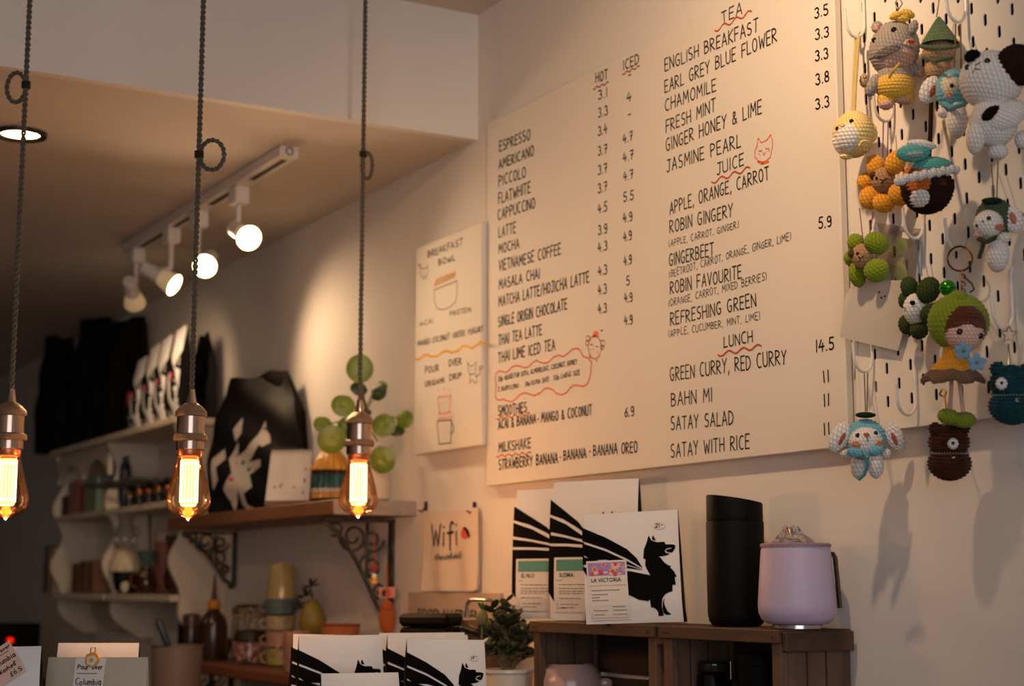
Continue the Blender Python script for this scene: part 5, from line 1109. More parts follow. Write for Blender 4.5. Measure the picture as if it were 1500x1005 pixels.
B(M).tube([(-23 * k, 0, zt3 - .001), (-23 * k, 0, zt3 + 18 * k), (-21 * k, 0, zt3 + 23 * k), (-16 * k, 0, zt3 + 26 * k), (16 * k, 0, zt3 + 26 * k), (22 * k, 0, zt3 + 23 * k), (24 * k, 0, zt3 + 17 * k), (24 * k, 0, zt3 - .001)], 3 * k, 10).build('chrome_handle', mat('steel', 'b8b4b0'), t)
# hanging charms at the bracket
BX = sx(576, 0)
def strand(px, y0, y1, s, r, m, t, nm='cord'): B().tube([W(px, y0, s), W(px + .5, (y0 + y1) / 2, s), W(px, y1, s)], r, 6).build(nm, m, t)
RDT = mat('red_thread', '8a2418', rough=.8); ORT = mat('orange_net', 'a8541f', rough=.8, bump=1, bscale=600)
t = thing('bell_charm', 'red string charm with a white and yellow bell hanging from the bracket', 'charm', W(548, 858, .09)); strand(548, 778, 842, .09, .0012, RDT, t)
b_ = W(548, 848, .09); k = dep(b_) / FPX; B().lathe([(5.5 * k, -7 * k), (5.5 * k, 0), (3 * k, 2 * k)], b_, 16).build('yellow_cup', mat('yellow_bead', 'c8962c', rough=.4), t); B().sph(b_ + ZZ * 4 * k, 4 * k).build('white_bead', PAP, t)
a = W(548, 832, .09); B().ell(a - RT * 3 * k, RT * 4 * k, FH * 1.5 * k, ZZ * 3 * k).ell(a + RT * 3 * k, RT * 4 * k, FH * 1.5 * k, ZZ * 3 * k).build('red_bow', RDT, t)
t = thing('card_charm', 'orange ribbon charm with small pink card and net pouch under the bracket', 'charm', W(567, 925, .03)); strand(567, 822, 886, .03, .0014, ORT, t, 'ribbon')
a = W(567, 868, .03); k = dep(a) / FPX; M = frame(a, YC - .3); B(M).box((-13 * k, -.001, -8 * k), (13 * k, .0005, 8 * k)).build('pink_card', mat('pink_card', 'c98a7c'), t, smooth=False)
b = B(M); b.decal([(-7 * k, -6 * k), (-2 * k, -6 * k), (-1 * k, 2 * k), (-4 * k, 6 * k), (-8 * k, 1 * k)], lambda x, z: (x, -.0014, z)); b.build('black_figure', INK, t, smooth=False); B(M).decal([(1 * k, -6 * k), (7 * k, -6 * k), (6 * k, 4 * k), (2 * k, 5 * k)], lambda x, z: (x, -.0014, z)).build('red_figure', RDP, t, smooth=False)
a = W(567, 905, .03); B().ell(a, RT * 12 * k, FH * 7 * k, ZZ * 26 * k).build('net_pouch', ORT, t); B().ell(a + ZZ * 14 * k - FH * 3 * k, RT * 9 * k, FH * 5 * k, ZZ * 5 * k).build('pouch_flower', mat('rust_flower', '9c3f18'), t)

# ================================================================== LOWER SHELF
LS = .168; LZ = W(250, 966, LS).z; lx0 = W(250, 966, LS).x; lx1 = sx(560, 0)
l = thing('lower_wood_shelf', 'reddish wooden wall shelf low at the left holding the sauce bottle and jar', 'shelf', ((lx0 + lx1) / 2, 0, LZ - .03))
B().cbox(((lx0 + lx1) / 2, -LS / 2 - .0005, LZ - .0115), (lx1 - lx0, LS, .023), .003).build('board', mat('red_shelf_wood', '7c4c33', rough=.5, noise=.3, nscale=10, stretch=(.15, 1, 1)), l, smooth=False)
bracket(sx(345, 0), LZ - .0235, .12, .13, 'iron scroll bracket under the lower wood shelf, cut off by the picture bottom')
LZ += .0008
def on(px, s, name, label, cat, group=None):
    p = Vector((sx(px, s), -s, LZ)); k = dep(p) / FPX; return thing(name, label, cat, p, 0, group), p, k
t, p, k = on(274, .06, 'dark_canister', 'plain black canister at the left end of the lower shelf', 'canister'); B().lathe([(9 * k, 0), (9.5 * k, 2 * k), (9.5 * k, 42 * k), (8 * k, 44 * k)], p, 28).build('canister_body', BLK, t); B().lathe([(8.5 * k, 44 * k), (8.8 * k, 47 * k), (7 * k, 48 * k)], p, 24).build('canister_lid', BLK, t)
t, p, k = on(284, .10, 'steel_shaker', 'brown shaker jar with steel top beside the sauce bottle', 'jar'); B().lathe([(12 * k, 0), (12.5 * k, 2 * k), (12.5 * k, 44 * k), (12 * k, 46 * k)], p, 32).build('shaker_body', mat('brown_glass', '33221a', rough=.2), t); B().lathe([(12.6 * k, 46 * k), (12.8 * k, 60 * k), (10 * k, 63 * k)], p, 32).build('pinkish_lid', mat('dull_pink_steel', '5e463e', rough=.3, metal=.5), t)
t, p, k = on(316, .10, 'sauce_bottle', 'brown sauce bottle with yellow collar and thin red spout', 'bottle'); B().lathe([(20 * k, 0), (21 * k, 3 * k), (21 * k, 48 * k), (18 * k, 60 * k), (10 * k, 70 * k), (8 * k, 74 * k)], p, 40).build('bottle_body', mat('chocolate_plastic', '2e1c16', rough=.25), t)
B().lathe([(9 * k, 74 * k), (9.5 * k, 75 * k), (9.5 * k, 85 * k), (7 * k, 87 * k)], p, 28).build('yellow_collar', mat('yellow_collar', 'b8781c', rough=.4), t); B().lathe([(5 * k, 87 * k), (3.4 * k, 100 * k), (1.2 * k, 125 * k)], p, 20).build('red_spout', mat('red_spout', '54180f', rough=.4), t)
t, p, k = on(334, .055, 'gold_dish', 'small gold dish between the sauce bottle and the clip-top jar', 'dish'); B().lathe([(6 * k, 0), (5 * k, 6 * k), (16 * k, 26 * k), (17 * k, 29 * k), (14 * k, 26 * k)], p, 24).build('dish_bowl', mat('dull_gold', '6a4420', rough=.4, metal=.6), t)
t, p, k = on(370, .095, 'clip_top_jar', 'glass clip-top jar part filled with pink sweets', 'jar'); B().lathe([(25 * k, 0), (28 * k, 3 * k), (28 * k, 62 * k), (23 * k, 70 * k)], p, 44, cap=False).build('jar_glass', CG, t)
B().lathe([(26 * k, 70 * k), (27.5 * k, 72 * k), (27.5 * k, 81 * k), (20 * k, 86 * k), (.01, 87 * k)], p, 40, cap=False).build('glass_lid', clearglass('lid_glass', (.85, .78, .66), .8), t); B().lathe([(27 * k, 68 * k), (28.4 * k, 69 * k), (28.4 * k, 71 * k), (27 * k, 72 * k)], p, 40).build('rubber_seal', mat('tan_seal', '8a7050'), t)
B().tube([p - FH * 28.5 * k + ZZ * z * k + RT * x * k for x, z in ((-4, 78), (-4, 60), (0, 52), (4, 60), (4, 78))], 1.1 * k, 6).build('wire_clip', NICK, t)
rr = random.Random(2); PKS = mat('pink_sweets', 'c08a84', rough=.5)
b = B()
for i in range(70):
    a_ = rr.uniform(0, 2 * PI); r_q = 21 * math.sqrt(rr.random()); b.sph(p + (RT * math.cos(a_) + FH * math.sin(a_)) * r_q * k + ZZ * (5 + rr.uniform(0, 26)) * k, rr.uniform(4, 6) * k, 8, 5)
b.build('pink_sweets', PKS, t, kind='stuff')
B().lathe([(22 * k, 33 * k), (24 * k, 36 * k), (21 * k, 48 * k), (.01, 50 * k)], p, 30, cap=False).build('dark_contents', mat('dark_beans', '2b1812', bump=1, bscale=200), t)
zc_ = 0
for nm, lab, col, h_, r0, r1 in [('cup', 'yellow-green patterned cup at the bottom of the cup stack', 'a8a060', 26, 19, 21), ('cup', 'pink patterned cup in the stack behind the clip-top jar', 'b98a78', 24, 20, 22), ('cup', 'cream cup with dark pattern in the stack behind the jar', 'b3a380', 22, 21, 23), ('cup', 'blue-grey patterned cup high in the stack', '5f6e70', 24, 22, 24)]:
    p = Vector((sx(414, .075), -.075, LZ + zc_)); k = dep(p) / FPX; t = thing('patterned_cup', lab, nm, p, 0, 'stacked cups behind the jar')
    B().lathe([(r0 * .8 * k, 0), (r0 * k, 3 * k), (r1 * k, (h_ - 1) * k), (r1 * .93 * k, h_ * k)], p, 36).build('cup_body', mat('cup_' + col, col, rough=.4, noise=.5, nscale=70), t)
    B().tube([p - RT * r1 * k + ZZ * h_ * .8 * k, p - RT * (r1 + 8) * k + ZZ * h_ * .6 * k, p - RT * (r1 + 6) * k + ZZ * h_ * .25 * k, p - RT * r0 * k + ZZ * h_ * .2 * k], 1.6 * k, 8).build('handle', mat('cup_' + col, col), t)
    zc_ += h_ * k + .0006
p = Vector((sx(414, .075), -.075, LZ + zc_)); t = thing('cream_tumbler', 'tall cream tumbler upturned on top of the cup stack', 'cup', p)
B().lathe([(22 * k, 0), (21.5 * k, 10 * k), (18.5 * k, 45 * k), (16 * k, 50 * k)], p, 40).build('tumbler_body', mat('butter_glaze', 'a08e5c', rough=.18), t); B().lathe([(16 * k, 50 * k), (16 * k, 51 * k), (13 * k, 51 * k)], p, 30).build('foot_ring', mat('butter_glaze', 'a08e5c'), t)
t, p, k = on(460, .09, 'pear_vase', 'mustard pear-shaped vase holding a dark sprig', 'vase')
zs_ = (W(460, 932, .09).z - LZ) / k
B().lathe([(12 * k, 0), (16 * k, 4 * k), (16 * k, (zs_ - 6) * k), (14 * k, zs_ * k)], p, 28).build('wooden_stand', mat('stand_wood', '5a3a28'), t)
B().lathe([(12 * k, zs_ * k), (20 * k, (zs_ + 12) * k), (20.5 * k, (zs_ + 24) * k), (15 * k, (zs_ + 40) * k), (8 * k, (zs_ + 48) * k), (9 * k, (zs_ + 52) * k)], p, 36).build('vase_body', mat('mustard_glaze', '8a6a1e', rough=.5, noise=.4, nscale=40, col2='5a5a20'), t)
b = B(); o_ = p + ZZ * (zs_ + 50) * k
B().tube([o_, o_ + ZZ * 22 * k - RT * 4 * k], 1.3 * k, 6).tube([p + ZZ * (zs_ + 45) * k - RT * 4 * k, p + ZZ * (zs_ + 40) * k - RT * 22 * k], 1.2 * k, 6).build('stalk', DG, t)
for o2 in (o_ + ZZ * 22 * k - RT * 4 * k, p + ZZ * (zs_ + 40) * k - RT * 21 * k, o_ + ZZ * 8 * k - RT * 12 * k):
    for i in range(8): a_ = i * PI / 4; leaf(b, o2, RT * math.cos(a_) + FH * math.sin(a_) * .5 + ZZ * (.3 + .6 * math.sin(a_ * 1.5)), 15 * k, 5 * k, .25)
b.build('sprig_leaves', DG, t, kind='stuff')
t, p, k = on(438, .145, 'pink_cup', 'pink patterned cup in front of the pear vase', 'cup'); zz_ = (W(438, 925, .145).z - LZ) / k
B().lathe([(16 * k, 0), (19 * k, 4 * k), (20 * k, zz_ * k), (18.5 * k, zz_ * k), (17 * k, 8 * k), (.01, 6 * k)], p, 32, cap=False).build('cup_body', mat('cup_b98a78', 'b98a78'), t); B().tube([p - RT * 20 * k + ZZ * zz_ * .8 * k, p - RT * 29 * k + ZZ * zz_ * .6 * k, p - RT * 19 * k + ZZ * zz_ * .3 * k], 2 * k, 8).build('handle', mat('cup_b98a78', 'b98a78'), t)
t, p, k = on(500, .09, 'woven_basket', 'shallow orange woven basket behind the counter bags', 'basket'); zz_ = (W(500, 917, .09).z - LZ) / k
B().lathe([(22 * k, 0), (25 * k, 4 * k), (29 * k, zz_ * k), (27 * k, zz_ * k), (23 * k, 8 * k), (.01, 6 * k)], p, 40, rmod=lambda a, z: 1 + .02 * math.cos(24 * a), cap=False).build('woven_side', mat('orange_straw', '9a5a30', rough=.8, bump=1, bscale=200), t)
B().lathe([(28 * k, zz_ * k), (30 * k, (zz_ + 1) * k), (29 * k, (zz_ + 3) * k), (27 * k, (zz_ + 2) * k)], p, 40).build('rim', mat('red_straw', '7c2f1c', rough=.8), t)

# ================================================================== BACK COUNTER AND FAR LEFT
BCZ = 1.2
bc = B().cbox((-4.75, -.3, BCZ - .02), (3.9, .56, .04), .003).build('back_counter', mat('dark_worktop', '2e2119', rough=.5), smooth=False); tag(bc, 'dark counter along the wall under the left shelves, below the picture', 'counter')
bb2 = B().box((-6.68, -.56, 0), (-2.82, -.02, BCZ - .0405)).build('back_cabinet', DKW, smooth=False); tag(bb2, 'dark base cabinet under the back counter, below the picture', 'cabinet')
p = W(258, 1000, .33); p.z = BCZ + .0008; k = dep(p) / FPX; zt4 = (W(258, 946, .33).z - p.z) / k; t = thing('utensil_tub', 'off-white plastic tub holding a blue-handled tool', 'tub', p)
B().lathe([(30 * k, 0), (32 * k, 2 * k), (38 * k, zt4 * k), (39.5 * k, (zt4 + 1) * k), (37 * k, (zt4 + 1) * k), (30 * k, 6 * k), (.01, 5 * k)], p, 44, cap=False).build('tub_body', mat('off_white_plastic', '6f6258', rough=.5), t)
t = thing('blue_spatula', 'blue-handled spatula leaning in the off-white tub', 'spatula', p + ZZ * 7 * k); a = DP(231, 907, dep(p)); c_ = DP(246, 945, dep(p)); e_ = DP(262, 985, dep(p))
B().tube([a, a.lerp(c_, .15), c_, c_.lerp(e_, .3)], [3 * k, 5.5 * k, 5 * k, 3 * k], 12).build('blue_handle', mat('blue_plastic', '1d3348', rough=.4), t); B().tube([c_.lerp(e_, .25), e_], 2 * k, 8).build('steel_shaft', NICK, t)
p = DP(8, 960, 4.6); k = dep(p) / FPX; t = thing('black_appliance', 'dark appliance with a red light at the lower left edge', 'appliance', (p.x, p.y, BCZ + .0008)); zt5 = DP(8, 915, 4.6).z
M = Matrix.Translation((p.x, p.y, 0)) @ Matrix.Rotation(YC, 4, 'Z')
B(M).cbox((-.04, .1, (BCZ + zt5) / 2 + .001), (.16, .2, zt5 - BCZ - .002), .004).build('housing', BLK, t, smooth=False)
B(M).lathe([(4 * k, 0), (4.5 * k, .002), (.01, .004)], n=16) if 0 else B().ell(DP(15, 938, 4.6 - .004), RT * 5 * k, FH * 2 * k, ZZ * 4 * k).build('red_indicator', mat('red_led', 'a01010', emis='ff1808', est=1.2), t)
# shelf on the far wall
def BX_(px, py, off): d = ray(px, py); return CAM + d * ((-7.05 + off) / d.x)
a, c_ = BX_(-60, 848, .2), BX_(52, 848, .2)
t = thing('far_shelf', 'dim brown shelf on the far wall at the left edge', 'shelf', (-6.95, (a.y + c_.y) / 2, a.z - .03)); B().cbox((-6.949, (a.y + c_.y) / 2, a.z - .015), (.2, abs(c_.y - a.y), .03), .003).build('board', mat('far_shelf_wood', '54402c', rough=.6), t, smooth=False)
B().box((-7.049, c_.y - .04, a.z - .13), (-6.9, c_.y - .02, a.z - .0305)).build('support', mat('far_shelf_wood', '54402c'), t, smooth=False)
for px_, r_q, h_q, lb in ((8, 22, 30, 'dim brown bowl at the left on the far shelf'), (38, 12, 24, 'small dim jar on the far shelf')):
    p = BX_(px_, 846, .1); p.z = a.z + .0008; k = dep(p) / FPX; t = thing('brown_bowl', lb, 'bowl', p); B().lathe([(r_q * .5 * k, 0), (r_q * k, h_q * .6 * k), (r_q * .95 * k, h_q * k)], p, 28).build('bowl_body', mat('brown_stoneware', '5e4630', rough=.5), t); B().lathe([(r_q * .95 * k, h_q * k), (r_q * 1.02 * k, (h_q + 2) * k), (r_q * .9 * k, (h_q + 3) * k)], p, 28).build('rim', mat('brown_stoneware', '5e4630'), t)
# ================================================================== PEGBOARD HOOKS AND CROCHET CHARMS
HK = mat('white_hook', 'd6d0c8', rough=.35)
HN = 0
def hook(px, py, label, s=.0, L=.05, reach=.03):
    """J hook whose bend bottom is seen at (px,py)"""
    c = W(px, py, SP + reach * .55); x, z = c.x, c.z
    t = thing('pegboard_hook', label, 'hook', (x, -SP, z), 0, 'white wire hooks on the pegboard'); r = reach / 2
    pts = [(x, -SP - .001, z + L), (x, -SP - .0035, z + L * .9), (x, -SP - .0035, z + r * 1.3)] + [(x, -SP - .0035 - r * (1 - math.cos(a)), z + r * 1.3 - r * 1.3 * math.sin(a)) for a in [i * PI / 8 for i in range(1, 9)]] + [(x, -SP - .0035 - reach - .001, z + r * 2.3)]
    B().tube(pts, .0019, 8).build('wire', HK, t)
    return t
EYE = mat('glossy_black_bead', '050505', rough=.2, spec=.35)
def K(px, py, s): return dep(W(px, py, s)) / FPX
class Doll:
    def __init__(d, name, label, cx, cy, s, cat='crochet charm', group='crochet charms hung on the pegboard'):
        d.ref = dep(W(cx, cy, s)); d.s = s; d.t = thing(name, label, cat, W(cx, cy, s), 0, group)
    def blob(d, name, x, y, rx, ry, m, s=None, rd=None, roll=0, st=5.5, o=0, b=None, n=28):
        """yarn ellipsoid centred at pixel (x,y), radii in pixels; o moves it towards the viewer (pixels)"""
        s = d.s if s is None else s; k = K(x, y, s); c = W(x, y, s) if not o else DP(x, y, d.ref - o * k); rd = min(rx, ry) if rd is None else rd
        cr, sr = math.cos(math.radians(roll)), math.sin(math.radians(roll)); ax = (RT * cr + UP * sr); az = (UP * cr - RT * sr)
        bb = b or B()
        if m.name.startswith('plush_'): bb.yarn(c, ax * rx * k, -FW * rd * k, az * ry * k, 6 * k, .0019)
        elif m.name.startswith('yarn_') and min(rx, ry) > 5: bb.yarn(c, ax * rx * k, -FW * rd * k, az * ry * k, st * k * (1.25 if rx > 40 else 1), (.0013 if rx > 25 else .0009))
        else: bb.ell(c, ax * rx * k, -FW * rd * k, az * ry * k, n, max(10, n // 2 + 2), st * k)
        r = dict(c=c, ax=ax, az=az, rx=rx * k, ry=ry * k, rd=rd * k, k=k)
        if b is None: bb.build(name, m, d.t)
        return r
    def surf(d, e, x, y, off=0):
        """point of ellipsoid e seen at pixel (x,y)"""
        kx = dep(e['c']) / FPX; p0 = CAM + ray(x, y) * dep(e['c']); q = p0 - e['c']; u, v = q.dot(e['ax']) / e['rx'], q.dot(e['az']) / e['ry']
        w2 = 1 - u * u - v * v; w_ = math.sqrt(max(w2, 0)); return p0 - FW * (e['rd'] * w_ + off)
    def patch(d, name, e, x, y, rx, ry, m, roll=0, off=.0006, th=None, n=16):
        b = B(); cr, sr = math.cos(math.radians(roll)), math.sin(math.radians(roll)); R_, Q = 4, n; vs = [d.surf(e, x, y, off + .0013)]
        for j in range(1, R_ + 1):
            for i in range(Q):
                a = 2 * PI * i / Q; dx, dy = rx * j / R_ * math.cos(a), ry * j / R_ * math.sin(a)
                vs.append(d.surf(e, x + dx * cr - dy * sr, y - (dx * sr + dy * cr), off + .0009 if j < R_ else -off * .6))
        fs = [(0, 1 + i, 1 + (i + 1) % Q) for i in range(Q)]
        for j in range(R_ - 1): fs += [(1 + j * Q + i, 1 + (j + 1) * Q + i, 1 + (j + 1) * Q + (i + 1) % Q, 1 + j * Q + (i + 1) % Q) for i in range(Q)]
        P = [(v - e['c']) for v in vs]; st = 5.5 * e['k']
        uv = [[(P[i].dot(e['ax']) / st, P[i].dot(e['az']) / st) for i in f] for f in fs]
        b.add(vs, fs, uv).build(name, m, d.t)
    def eye(d, e, x, y, r=3.2, m=None, name='eye'):
        k = e['k']; B().ell(d.surf(e, x, y, 0), RT * r * k, -FW * r * .6 * k, UP * r * k, 14, 8).build(name, m or EYE, d.t)
    def line(d, e, pts, w, m=None, name='stitched_mouth'):
        B().tube([d.surf(e, x, y, .0004) for x, y in pts], w / 2 * e['k'], 6).build(name, m or EYE, d.t)
    def chain(d, pts, m, name='bead_chain', r=1.2, gap=2.6, s=None):
        s = d.s if s is None else s; b = B(); P = [W(x, y, s_) for x, y, s_ in [(p[0], p[1], p[2] if len(p) > 2 else s) for p in pts]]; k = dep(P[0]) / FPX
        for a, c in zip(P, P[1:]):
            n = max(1, int((c - a).length / (gap * k)))
            for i in range(n): b.sph(a.lerp(c, i / n), r * k, 7, 5)
        return b.build(name, m, d.t, kind='stuff')
    def cord(d, pts, m, name='cord', r=1.2, s=None, closed=False):
        s = d.s if s is None else s; P = [W(p[0], p[1], p[2] if len(p) > 2 else s) for p in pts]; B().tube(P, r * dep(P[0]) / FPX, 8, closed).build(name, m, d.t)
Y = lambda n, c: knit(n, c)
yW, yCR, yY, yG, yTAN = Y('white', 'e8e3dc'), Y('cream', 'e6d8bc'), Y('pale_yellow', 'ecd288'), Y('grey', 'a0958c'), Y('tan', 'b08660')
GOLD = mat('brass_chain', 'a8803c', rough=.3, metal=1); SIL = mat('silver_chain', '9a938c', rough=.3, metal=1)
# 1 chick
hook(1255, 55, 'white hook holding the yellow chick, left edge of the pegboard', L=.06)
d = Doll('chick_charm', 'round pale yellow crochet chick with white face hanging over the menu board edge', 1250, 197, .062)
e = d.blob('body', 1251, 197, 31, 34, yY, rd=30); d.patch('white_face', e, 1236, 205, 17, 22, yW); d.patch('belly', e, 1262, 217, 12, 10, yY, off=.0022)
d.blob('wing', 1277, 192, 8, 15, yY, o=10, rd=6, roll=15); d.blob('foot', 1240, 229, 9, 5, yY, o=6, rd=6)
d.eye(e, 1242, 181, 3.4); d.eye(e, 1224, 190, 3.2); d.patch('beak', e, 1229, 185, 4, 3.5, yY, off=.002)
d.cord([(1258, 53, .04), (1254, 110, .05), (1251, 165, .062)], yY, 'strap', 2.4); d.cord([(1254, 53, .036), (1251, 110, .047), (1249, 165, .06)], yY, 'strap', 2.2)
# 2 grey hippo in dungarees
d = Doll('hippo_charm', 'grey crochet hippo with blushing cheek wearing yellow dungarees', 1310, 90, .068); yP = Y('blush_pink', 'd4a692'); yRD = Y('red_blush', 'c4483a'); yMU = Y('mustard', 'e8b84c')
e = d.blob('head', 1310, 72, 36, 41, yG, rd=34, roll=-12); d.patch('lower_face', e, 1312, 92, 27, 16, yP, roll=12); d.patch('muzzle', e, 1293, 80, 21, 7.5, Y('dark_grey', '766c66'), roll=18, off=.003)
d.patch('cheek', e, 1328, 69, 13, 7, yP, off=.0014); d.patch('blush', e, 1327, 67, 8, 3.5, yRD, off=.003); d.eye(e, 1303, 49, 4.2); d.eye(e, 1278, 61, 4)
d.blob('ear', 1285, 40, 9, 9, yG, rd=6); d.blob('inner_ear', 1284, 41, 5, 6, yP, o=4, rd=4); d.blob('ear', 1338, 40, 7, 11, yG, rd=6, roll=-15)
for x, y, r in ((1313, 23, 20), (1330, 20, -25), (1322, 27, 0)): d.blob('flower_petal', x, y, 11, 6, yMU, o=14, rd=5, roll=r)
d.blob('body', 1311, 116, 26, 28, yG, rd=22); e2 = d.blob('dungarees', 1311, 126, 29, 24, yMU, rd=25); d.blob('leg', 1298, 147, 13, 13, yMU, o=6, rd=12); d.blob('leg', 1326, 142, 15, 12, yMU, o=6, rd=12)
d.blob('foot', 1298, 153, 11, 8, yP, o=10, rd=10); d.blob('foot', 1322, 146, 14, 6, yP, o=12, rd=8)
d.cord([(1318, 93, .09), (1308, 104, .098), (1302, 114, .098)], yMU, 'strap', 2.2); d.blob('arm', 1279, 125, 9, 17, yG, roll=-20, o=6); d.blob('arm', 1337, 102, 16, 9, yG, roll=-20, o=4); d.blob('hand', 1348, 105, 8, 9, yP, o=6)
d.cord([(1316, 14), (1311, 5), (1316, -4), (1322, 5), (1316, 14)], SIL, 'key_ring', .9)
d = Doll('bead_charm', 'tiny beige crochet ball peeping out beside the hippo', 1266, 118, .035); e = d.blob('body', 1266, 118, 7, 10, Y('beige', 'b09c7e')); d.line(e, [(1263, 114), (1265, 116), (1268, 113)], 1)
# 3 green hatted figure
d = Doll('gnome_charm', 'small tan crochet figure in a pointed green hat', 1376, 70, .045); yGH = Y('sage', '5c7050'); b = B()
e = d.blob('head', 1375, 77, 24, 20, Y('light_tan', 'b4906c'), rd=20); d.patch('cheek', e, 1357, 72, 4, 3, yRD, off=.001)
c = W(1376, 60, .05) - FW * .002; k = dep(c) / FPX; b = B(); n = 28; prof = [(28, -6), (24, 2), (16, 15), (8, 28), (2, 36), (.1, 37)]; vs = [c + RT * (r * k * math.cos(2 * PI * i / n)) + FH * (r * .8 * k * math.sin(2 * PI * i / n)) + ZZ * z * k for r, z in prof for i in range(n)]
fs = [(j * n + i, j * n + (i + 1) % n, (j + 1) * n + (i + 1) % n, (j + 1) * n + i) for j in range(5) for i in range(n)]; uv = [[(i, j * 2.), (i + 1, j * 2.), (i + 1, j * 2 + 2.), (i, j * 2 + 2.)] for j in range(5) for i in range(n)]
b.add(vs, fs, uv).build('pointed_hat', yGH, d.t); d.cord([(1348 + 56 * i / 16, 67 - 3 * math.sin(i * PI / 16) * -1 + (i % 2), .075) for i in range(17)], yGH, 'hat_brim', 3)
d.cord([(1352, 84, .085), (1372, 90, .09), (1396, 84, .075)], yGH, 'scarf', 2.6); d.blob('body', 1374, 102, 19, 18, Y('light_tan', 'b4906c'), rd=16); d.chain([(1372, 24), (1376, -2)], GOLD, r=1.3)
# 4 blue hooded bunny behind the dog
hook(1404, 33, 'white hook with gold chain above the blue-hooded bunny')
d = Doll('bunny_charm', 'white crochet bunny in a blue hood, half behind the big dog', 1390, 140, .06); yB = Y('sky_blue', '74b4c6'); yWW = Y('soft_white', 'e6e0da')
e = d.blob('hood', 1397, 133, 26, 31, yB, rd=18); f_ = d.blob('face', 1394, 130, 20, 24, yCR, o=10, rd=16); d.patch('cheek', f_, 1386, 143, 8, 7, yP); d.eye(f_, 1390, 128, 3.2)
q = d.blob('ear', 1362, 132, 14, 22, yWW, roll=-25, rd=7); d.patch('inner_ear', q, 1365, 134, 5, 10, Y('rose', 'b4604e'), roll=-25); d.cord([(1378, 150, .07), (1395, 158, .075), (1412, 152, .07)], yB, 'hood_trim', 4)
d.blob('body', 1402, 176, 15, 27, yWW); d.blob('paw', 1382, 165, 9, 8, yWW, o=8); d.chain([(1400, 36, .04), (1398, 100)], GOLD, r=1.4); d.chain([(1407, 36, .04), (1408, 100)], GOLD, r=1.4)
# 5 big white dog
d = Doll('dog_charm', 'large white crochet dog with dark brown ear, biggest charm at the right edge', 1455, 150, .085); yBR = Y('dark_brown', '2c1a12'); yBK = Y('black', '15110f')
e = d.blob('head', 1452, 118, 46, 44, yWW, rd=40, roll=-10); d.blob('ear', 1493, 95, 34, 30, yBR, rd=18, o=22, roll=-20); d.blob('ear', 1424, 82, 12, 9, yBK, rd=8, o=8, roll=25)
d.eye(e, 1437, 95, 4.6); d.eye(e, 1413, 101, 4.4); d.line(e, [(1429, 96), (1422, 99), (1421, 105), (1426, 108)], 1.6); d.line(e, [(1421, 105), (1417, 111)], 1.4)
d.blob('body', 1456, 178, 35, 38, yWW, rd=28); d.blob('black_patch', 1452, 166, 16, 9, yBK, roll=35, o=27, rd=8)
d.blob('arm', 1430, 200, 14, 26, yWW, o=10, rd=13, roll=-8); d.blob('arm', 1474, 170, 33, 20, yWW, o=22, rd=17, roll=32); d.blob('leg', 1462, 222, 15, 12, yWW, o=6); d.blob('leg', 1498, 205, 12, 14, yWW, o=6)
# 6 orange flower bear
hook(1297, 178, 'white hook holding the purple chain of the orange flower bear')
def flower(name, label, cx, cy, s, face, pets, pm, fm, eyes, nose, chain=None, cm=None, ears=(), ec=None):
    d = Doll(name, label, cx, cy, s)
    for (x, y, rx, ry, r) in pets: d.blob('petal', x, y, rx, ry, pm, rd=10, roll=r)
    e = d.blob('face', face[0], face[1], face[2], face[3], fm, o=7, rd=13)
    for x, y in ears: d.blob('ear', x, y, 6, 6, ec or fm, o=10, rd=4)
    for x, y in eyes: d.eye(e, x, y, 2.4)
    d.line(e, nose, 1.3)
    if chain:
        for p in chain: d.chain(p, cm)
    return d, e
PURC = mat('purple_beads', '6a3468', rough=.4); MAG = mat('magenta_beads', 'a03468', rough=.4); BLC = mat('blue_beads', '3a7a9c', rough=.4); yOR = Y('orange', 'e8a030'); yLG = Y('lime', '7c8f1e'); yDG = Y('forest', '3f4a26')
d, e = flower('orange_flower_bear', 'tan crochet bear face in an orange flower, next to the teal-hatted cat', 1293, 265, .042, (1294, 264, 18, 19), [(1283, 244, 14, 18, 15), (1312, 238, 15, 19, -25), (1270, 266, 15, 14, 0), (1275, 290, 17, 17, 0), (1295, 297, 17, 15, 0), (1317, 285, 16, 17, 30)], yOR, yTAN,
    [(1282, 262), (1303, 254)], [(1286, 264), (1291, 266), (1288, 271), (1291, 266), (1296, 262)], [[(1294, 180, .035), (1293, 232)], [(1301, 180, .035), (1300, 230)]], PURC, [(1279, 257), (1309, 251)], Y('dark_tan', '5a3a24'))
# 7 cat head with teal hat
d = Doll('hatted_cat_charm', 'dark brown and orange crochet cat head in a teal hat with white ruffle', 1358, 270, .075)
e = d.blob('head', 1358, 276, 38, 38, yBR, rd=36); d.patch('orange_patch', e, 1338, 266, 17, 24, Y('burnt_orange', 'b8602a'), roll=8); d.patch('white_muzzle', e, 1341, 292, 13, 15, yWW, off=.0012, roll=30); d.eye(e, 1333, 262, 3.4); d.eye(e, 1320, 272, 2.6)
d.line(e, [(1341, 298), (1343, 302), (1347, 299), (1350, 304)], 1.8); d.blob('ear', 1374, 269, 13, 10, Y('brown', '54301c'), o=30, rd=5); d.blob('hat_crown', 1366, 246, 31, 16, Y('teal', '5aa8a2'), o=6, rd=26)
b = B()
for i in range(14): v = i / 13; d.blob('', 1315 + 86 * v, 266 - 19 * v ** .7 + 2 * (i % 2), 5.6, 6.5, yWW, o=40 - 16 * v * v, b=b, n=12)
b.build('ruffle_scallop', yWW, d.t, kind='stuff')
